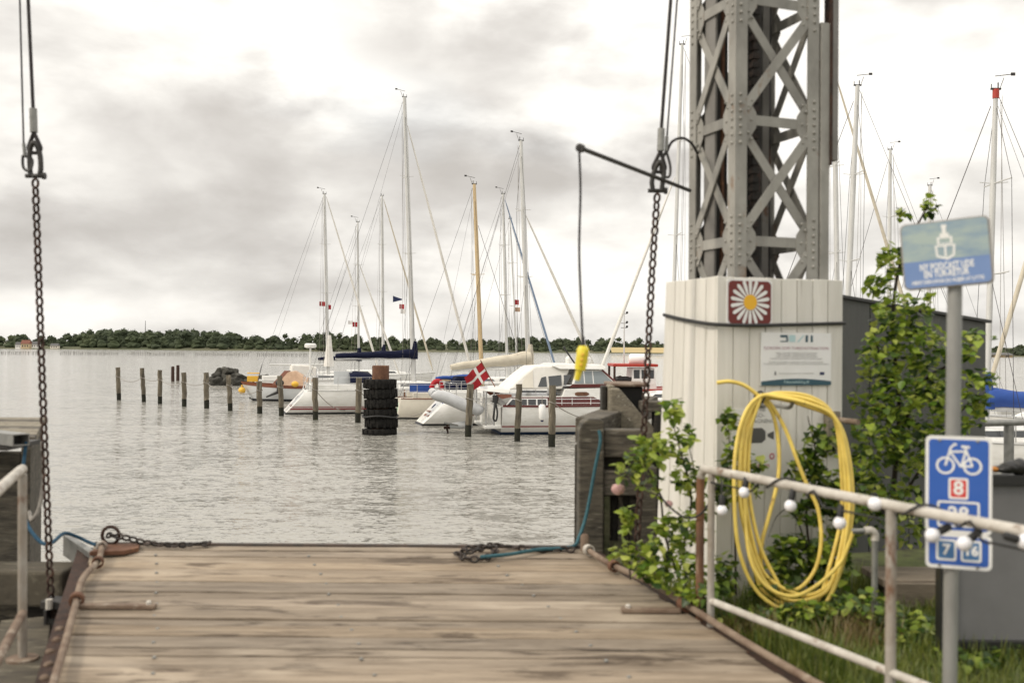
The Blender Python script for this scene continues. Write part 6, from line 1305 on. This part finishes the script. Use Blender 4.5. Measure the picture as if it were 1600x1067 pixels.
# Danish flag drooping from the staff
du = (fa - fb_).normalized(); dl_ = Vector((-.55, .0, -.92)).normalized()
O = fb_ + du * .08; FWD, FH = .80, .60; n = 10
def fpt(u, v, off=0.0): # u along fly, v along staff
    p = O + du * FH * v + Vector((-.70, 0, -.62)).normalized() * FWD * u; return p + Vector((.05 * math.sin(u * 9 + v * 2) * u, .10 * math.sin(u * 8 + v * 1.5) * u + off, 0))
def fgrid(u0, u1, v0, v1, off, mt, parent, nm):
    mb = MB(); vs = [fpt(u0 + (u1 - u0) * i / n, v0 + (v1 - v0) * j / 4, off) for i in range(n + 1) for j in range(5)]
    mb.add(vs, [(i * 5 + j, i * 5 + 5 + j, i * 5 + 6 + j, i * 5 + 1 + j) for i in range(n) for j in range(4)]); return mb.build(nm, mt, parent, smooth=60, local=True)
fl = fgrid(0, 1, 0, 1, 0, 'flag_red', t, 'flag')
for o_ in (-.008, .008): fgrid(0, 1, .43, .57, o_, 'flag_white', fl, 'flag_cross'); fgrid(.33, .45, 0, 1, o_ * 1.15, 'flag_white', fl, 'flag_cross')
fd = thing('boat_fender', 'white cylinder fender hanging on the side of the motor cruiser', 'fender', W(847, 640, YM - 1.6)); a, b = W(847, 632.5, YM - 1.62), W(847, 656, YM - 1.62)
mb = MB(); mb.tube([a + UP * .02, a - UP * .04, b + UP * .06, b], [.07, .115, .115, .07], 14); mb.build('tube', 'white_plastic', fd, smooth=50)
mb = MB(); mb.tube([b + UP * .01, b - UP * .06], [.07, .035], 10); mb.build('end_cap', 'flag_navy', fd, smooth=50)
mb = MB(); mb.tube([a, a + Vector((0, .03, .3))], .012, 6); mb.build('lanyard', 'rope_grey', fd)
mb = MB(); mb.tube(spline([Vector((X(764), -1.42, Z(618))), Vector((X(763), -1.52, Z(632))), Vector((X(761), -1.5, Z(648))), Vector((X(765), -1.5, Z(652))), Vector((X(767), -1.5, Z(640))), Vector((X(764), -1.45, Z(622)))], 5), .03, 6); mb.tube([Vector((X(764), -1.42, Z(625))), Vector((X(764), -1.42, Z(614)))], .09, 8); mb.build('coiled_rope', 'black_rubber', t, smooth=60, local=True)
mb = MB(); mb.box((X(760), .9, Z(645)), (.12, .5, 1.0)); mb.build('ladder', 'gelcoat', t, bevel=.02, local=True)
# inflatable dinghy hung across the stern
c0 = W(712, 626, 34.6); dg = thing('inflatable_dinghy', 'grey inflatable dinghy tipped up at the stern of the motor cruiser', 'dinghy', c0)
def dp(x, y, Y_): return W(x, y, Y_)
for Y_ in (34.0, 35.0):
    P = [dp(677, 613, Y_), dp(682, 617, Y_), dp(700, 622, Y_), dp(725, 633, Y_), dp(748, 641, Y_), dp(754, 645, Y_)]
    mb = MB(); mb.tube(spline(P, 4), [.05, .15, .17, .18, .19, .2, .205, .21, .21, .21, .21, .21, .21, .21, .21, .2, .19, .18, .17, .14, .07][:21], 12); mb.build('air_tube', 'dinghy_grey', dg, smooth=60)
mb = MB(); P = [dp(680, 616, 34.0), dp(676, 613, 34.3), dp(676, 613, 34.7), dp(680, 616, 35.0)]; mb.tube(spline(P, 4), .15, 12); mb.build('bow_tube', 'dinghy_grey', dg, smooth=60)
mb = MB(); a, b = dp(690, 620, 34.5), dp(750, 645, 34.5); mb.bar(a, b, .9, .03, (0, 1, 0)); mb.build('floor', 'panel_grey', dg)
mb = MB(); mb.bar(dp(744, 632, 34.5), dp(740, 648, 34.5), .95, .04, (0, 1, 0)); mb.build('transom_board', 'mahogany', dg)
# outboard engine trailing in the water by the swim platform
c = W(700, 668, 34.6); ob = thing('outboard_drive', 'tilted grey stern drive with propeller left of the swim platform', 'outboard', c)
mb = MB(); mb.tube([W(738, 662, 34.6), W(720, 664, 34.6), W(703, 665, 34.6)], [.12, .13, .08], 10); mb.build('leg', 'gelcoat_pale', ob, smooth=50)
mb = MB(); mb.bar(W(694, 660, 34.6), W(716, 664, 34.6), .3, .05, (0, 1, 0)); mb.build('cavitation_plate', 'galv', ob)
mb = MB(); pc = W(698, 668, 34.6)
for k in range(3):
    a = k * 2.094 + .4; d = Vector((.25, math.cos(a), math.sin(a))).normalized(); mb.bar(pc, pc + d * .19, .10, .015, Vector((.6, -math.sin(a), math.cos(a))))
mb.tube([pc + Vector((-.1, 0, 0)), pc + Vector((.12, 0, 0))], .05, 8); mb.build('propeller', 'rust_dark', ob)

# --- red roofed work boat
YJ = 43.0; ft = W(965, 560, YJ); t = thing('work_boat', 'small work boat with red roof and white raft canister behind the dolphin', 'work boat', (ft.x, YJ, 0), R(2)); Mi = ROOTM[t.name].inverted(); S2 = YJ / FPX
X2 = lambda px: (px - 965) * S2; Z2 = lambda py: W(965, py, YJ).z
H = Hull(6.5, 2.4, 1.15, .18, .1, .85, .08, .4, .25); H.skin('hull', 'gelcoat', t, .1, lambda q: H.zs(q), cap=True); H.skin('bottom', 'antifoul', t, -.3, .1, 4, cap=True); H.deck('deck', 'red_paint', t); H.skin('fender_band', 'red_paint', t, lambda q: H.zs(q) - .18, lambda q: H.zs(q) + .05, 1, off=.03, cap=True)
mb = MB(); side_solid(mb, [(X2(982), 1.1), (X2(1022), 1.1), (X2(1018), Z2(574)), (X2(984), Z2(574))], .85, .78, 1.1, 2.2); wh = mb.build('wheelhouse', 'gelcoat', t, bevel=.02, local=True)
for x0, x1 in ((986, 995), (998, 1007), (1010, 1017)): pair('window', 'glass_dark', wh, [(X2(x0), Z2(590)), (X2(x1), Z2(590)), (X2(x1), Z2(577)), (X2(x0), Z2(577))], .85, .78, 1.1, 2.2)
mb = MB(); mb.box((X2(988), 0, Z2(570)), (X2(1022) - X2(953), 1.9, .12)); mb.build('roof', 'red_paint', t, bevel=.02, local=True)
for sd_ in (-1, 1):
    mb = MB(); mb.tube([(X2(956), sd_ * .85, 1.1), (X2(956), sd_ * .85, Z2(571))], .05, 6); mb.build('roof_post', 'rust_dark', t, local=True)
mb = MB(); mb.tube([(X2(981), -.3, Z2(561)), (X2(984), -.3, Z2(561)), (X2(1005), -.3, Z2(561)), (X2(1008), -.3, Z2(561))], [.18, .24, .24, .18], 14); mb.build('raft_canister', 'white_plastic', t, smooth=50, local=True)
mb = MB(); p0, p1 = Vector((X2(975), 0, Z2(570))), Vector((X2(975), 0, Z2(486))); mb.tube([p0, p1], [.04, .02], 6); m_ = mb.build('mast', 'alu', t, local=True)
for y in (490, 505, 512): mb = MB(); q = Vector((X2(975), 0, Z2(y))); mb.tube([q + Vector((-.14, 0, 0)), q + Vector((.14, 0, 0))], .012, 5); mb.sphere(q + Vector((.12, 0, .05)), .06, 1); mb.build('light', 'black_rubber', m_, local=True)
mb = MB()
for x, r_ in ((966, .2), (974, .17), (984, .16)): mb.sphere(Vector((X2(x), -.6, Z2(592))), r_, 2, (1.4, .8, .8), .3, 3)
mb.build('dark_gear', 'black_rubber', t, smooth=60, local=True)

# ================================================================== POSTS, TYRE PILE, ROCKS, LINES
POSTS = [(184, 574, 186, 625, 'leftmost mooring post in the water, beside a sagging line'), (222, 575, 225, 628, 'slightly leaning mooring post, second from the left'), (250, 578, 250, 631, 'forked topped mooring post, third from the left'), (287, 582, 288, 635, 'fourth mooring post from the left, right of two dark stakes'),
         (322, 582, 323, 638, 'fifth mooring post from the left, beside the boulders'), (357, 586, 360, 642, 'mooring post in front of the boulder heap'), (405, 596, 406, 646, 'mooring post in front of the small white hull'), (437, 587, 440, 650, 'mooring post in front of the black outboard motor'),
         (492, 590, 493, 656, 'mooring post in front of the yacht stern'), (561, 590, 559, 660, 'mossy mooring post just left of the tyre pile'), (735, 600, 731, 682, 'mooring post under the Danish flag'), (811, 600, 808, 689, 'mooring post in front of the cruiser windows'), (863, 602, 862, 698, 'nearest mooring post, right of the white boat fender')]
TOPS = []
for xt, yt, xb, yb, lb in POSTS:
    b = G(xb, yb, 0); tp = W(xt, yt, b.y); r_ = (.105 if xt > 700 else .115) + vary(.008)
    t = thing('mooring_post', lb, 'mooring post', b, 0, 'mooring posts along the berths'); dv = tp - b
    n = 9; pts = [b + dv * (i / (n - 1)) + Vector((vary(.018), vary(.018), 0)) * (0 < i < n - 1) for i in range(n)]; pw = b + dv * .22
    mb = MB(); mb.tube([pw] + [p for p in pts if p.z > pw.z + .05], [r_ * random.uniform(.95, 1.05) for _ in range(1 + len([p for p in pts if p.z > pw.z + .05]))], 12); mb.build('shaft', 'pile_wood', t, smooth=50)
    mb = MB(); mb.tube([b - UP * 1.2, b + dv * .1, pw + dv * .003], [r_ * .98, r_ * .97, r_ * .99], 12); mb.build('wet_foot', 'pile_wet', t, smooth=50)
    mb = MB(); q = b + dv * .72; mb.tube([q + Vector((math.cos(a) * (r_ + .012), math.sin(a) * (r_ + .012), .03 * math.sin(a * 2))) for a in [i * .5236 for i in range(12)]], .016, 6, closed=True); mb.build('rope_turn', 'rope_grey', t, smooth=60)
    TOPS.append(b + dv * .72)
for xt, yt, yb, lb in ((270, 573, 596, 'left one of two thin dark stakes far out in the water'), (278, 571, 595, 'right one of two thin dark stakes far out in the water')):
    b = G(xt, yb, 0); tp = W(xt, yt, b.y); mb = MB(); mb.tube([b - UP, tp], [.14, .13], 10); mb.tube([tp - UP * .02, tp + UP * .03], [.13, .09], 10); o = mb.build('stake', 'rust_dark', None, smooth=50); tag(o, lb, 'stake', 'dark stakes far out')
def sag(a, b, s_): return [a.lerp(b, f) - UP * s_ * 4 * f * (1 - f) for f in (0, .2, .4, .6, .8, 1)]
LN = [(0, 1, .25), (1, 2, .12), (2, 3, .2), (3, 4, .15), (4, 5, .2), (5, 6, .25)]
NM = ['first and second', 'second and third', 'third and fourth', 'fourth and fifth', 'fifth and sixth', 'sixth and seventh']
for (a, b, s_), nm in zip(LN, NM): rope('mooring_line', sag(TOPS[a], TOPS[b], s_), .014, 'rope_grey', f'thin mooring line sagging between the {nm} post from the left', 'rope', 3, 'mooring lines between posts')
rope('mooring_line', sag(TOPS[8], W(548, 640, 44.3), .3), .016, 'rope_grey', 'mooring line from the post at the yacht stern along its white side', 'rope', 3, 'mooring lines of the boats')
rope('mooring_line', sag(TOPS[12], W(935, 655, 33.2), .15), .016, 'rope_grey', 'mooring line from the nearest post to the bow of the motor cruiser', 'rope', 3, 'mooring lines of the boats')
rope('mooring_line', sag(TOPS[9], W(660, 645, 39), .5), .016, 'rope_grey', 'mooring line from the mossy post behind the tyre pile', 'rope', 3, 'mooring lines of the boats')
# tyre pile
b = G(594, 678, 0); Yt = b.y; tp = thing('tyre_pile', 'brown steel pile wrapped in a stack of black tyres', 'mooring pile', b)
zt = W(594, 571, Yt).z; mb = MB(); mb.lathe([(.29, -1.5), (.29, zt - .02), (.27, zt), (.24, zt), (.24, zt - .1)], 24, Matrix.Translation((b.x, b.y, 0))); mb.build('steel_pile', 'rust', tp, smooth=40)
zz = W(594, 592, Yt).z; n = 6; hh = (zz + .12) / n
for i in range(n):
    mb = MB(); c = Vector((b.x + vary(.035), b.y + vary(.03), -.12 + hh * (i + .5))); Mx = Matrix.Translation(c) @ Matrix.Rotation(vary(.05), 4, 'X') @ Matrix.Rotation(vary(.05), 4, 'Y'); ro = .555 + vary(.012); h = hh * .5
    mb.lathe([(.31, -h * .75), (.40, -h * .98), (ro - .07, -h * .98), (ro - .015, -h * .72), (ro, -h * .3), (ro, h * .3), (ro - .015, h * .72), (ro - .07, h * .98), (.40, h * .98), (.31, h * .75)], 32, Mx, cap=False)
    for k in range(30):
        a = k * 2 * math.pi / 30 + vary(.03); s_ = 1 if k % 2 else -1; mb.box(Mx @ Vector((math.cos(a) * (ro - .005), math.sin(a) * (ro - .005), s_ * h * .42)), (.05, .075, h * .95), (Mx.to_3x3() @ Matrix.Rotation(a, 3, 'Z')))
    mb.build('tyre', 'tyre', tp, smooth=40)
rope('tyre_rope', [Vector((b.x + math.cos(a) * .60, b.y + math.sin(a) * .60, .62 + .03 * math.sin(a * 3))) for a in [i * .4488 for i in range(15)]], .03, 'black_rubber', 'black rope tied round the tyres of the steel pile', 'rope', 3)
# boulders of the breakwater
BL = [(334, 590, .42, 'low boulder at the left end of the breakwater'), (343, 585, .52, 'round boulder second from the left end of the breakwater'), (346, 579, .5, 'upper left boulder on top of the breakwater'), (353, 577, .48, 'topmost pointed boulder of the breakwater'), (357, 586, .5, 'boulder right under the topmost one of the breakwater'),
      (363, 583, .52, 'broad boulder on the right shoulder of the breakwater'), (370, 588, .48, 'boulder low on the right side of the breakwater'), (378, 589, .40, 'last boulder before the yellow box'), (350, 591, .42, 'wet boulder at the waterline in the middle of the breakwater'), (327, 593, .28, 'small boulder lying off the left end of the breakwater'),
      (404, 592, .42, 'boulder right behind the yellow box'), (413, 590, .48, 'larger boulder between yellow box and brown tent'), (424, 593, .34, 'small boulder just left of the brown tent')]
for x, y, r_, lb in BL:
    p = W(x, y, 74 + vary(1)); p.z = max(.05, p.z); mb = MB(); mb.sphere(p - UP * .12, r_ * .82, 3, (1.15, .9, .85), .62, 1.3)
    if p.z > .5: mb.sphere(p - UP * p.z * .65 + Vector((.1, -.2, 0)), r_ * .95, 3, (1.2, 1, .9), .55, 1.2)
    tag(mb.build('boulder', 'stone', None), lb, 'boulder', 'boulders of the breakwater')
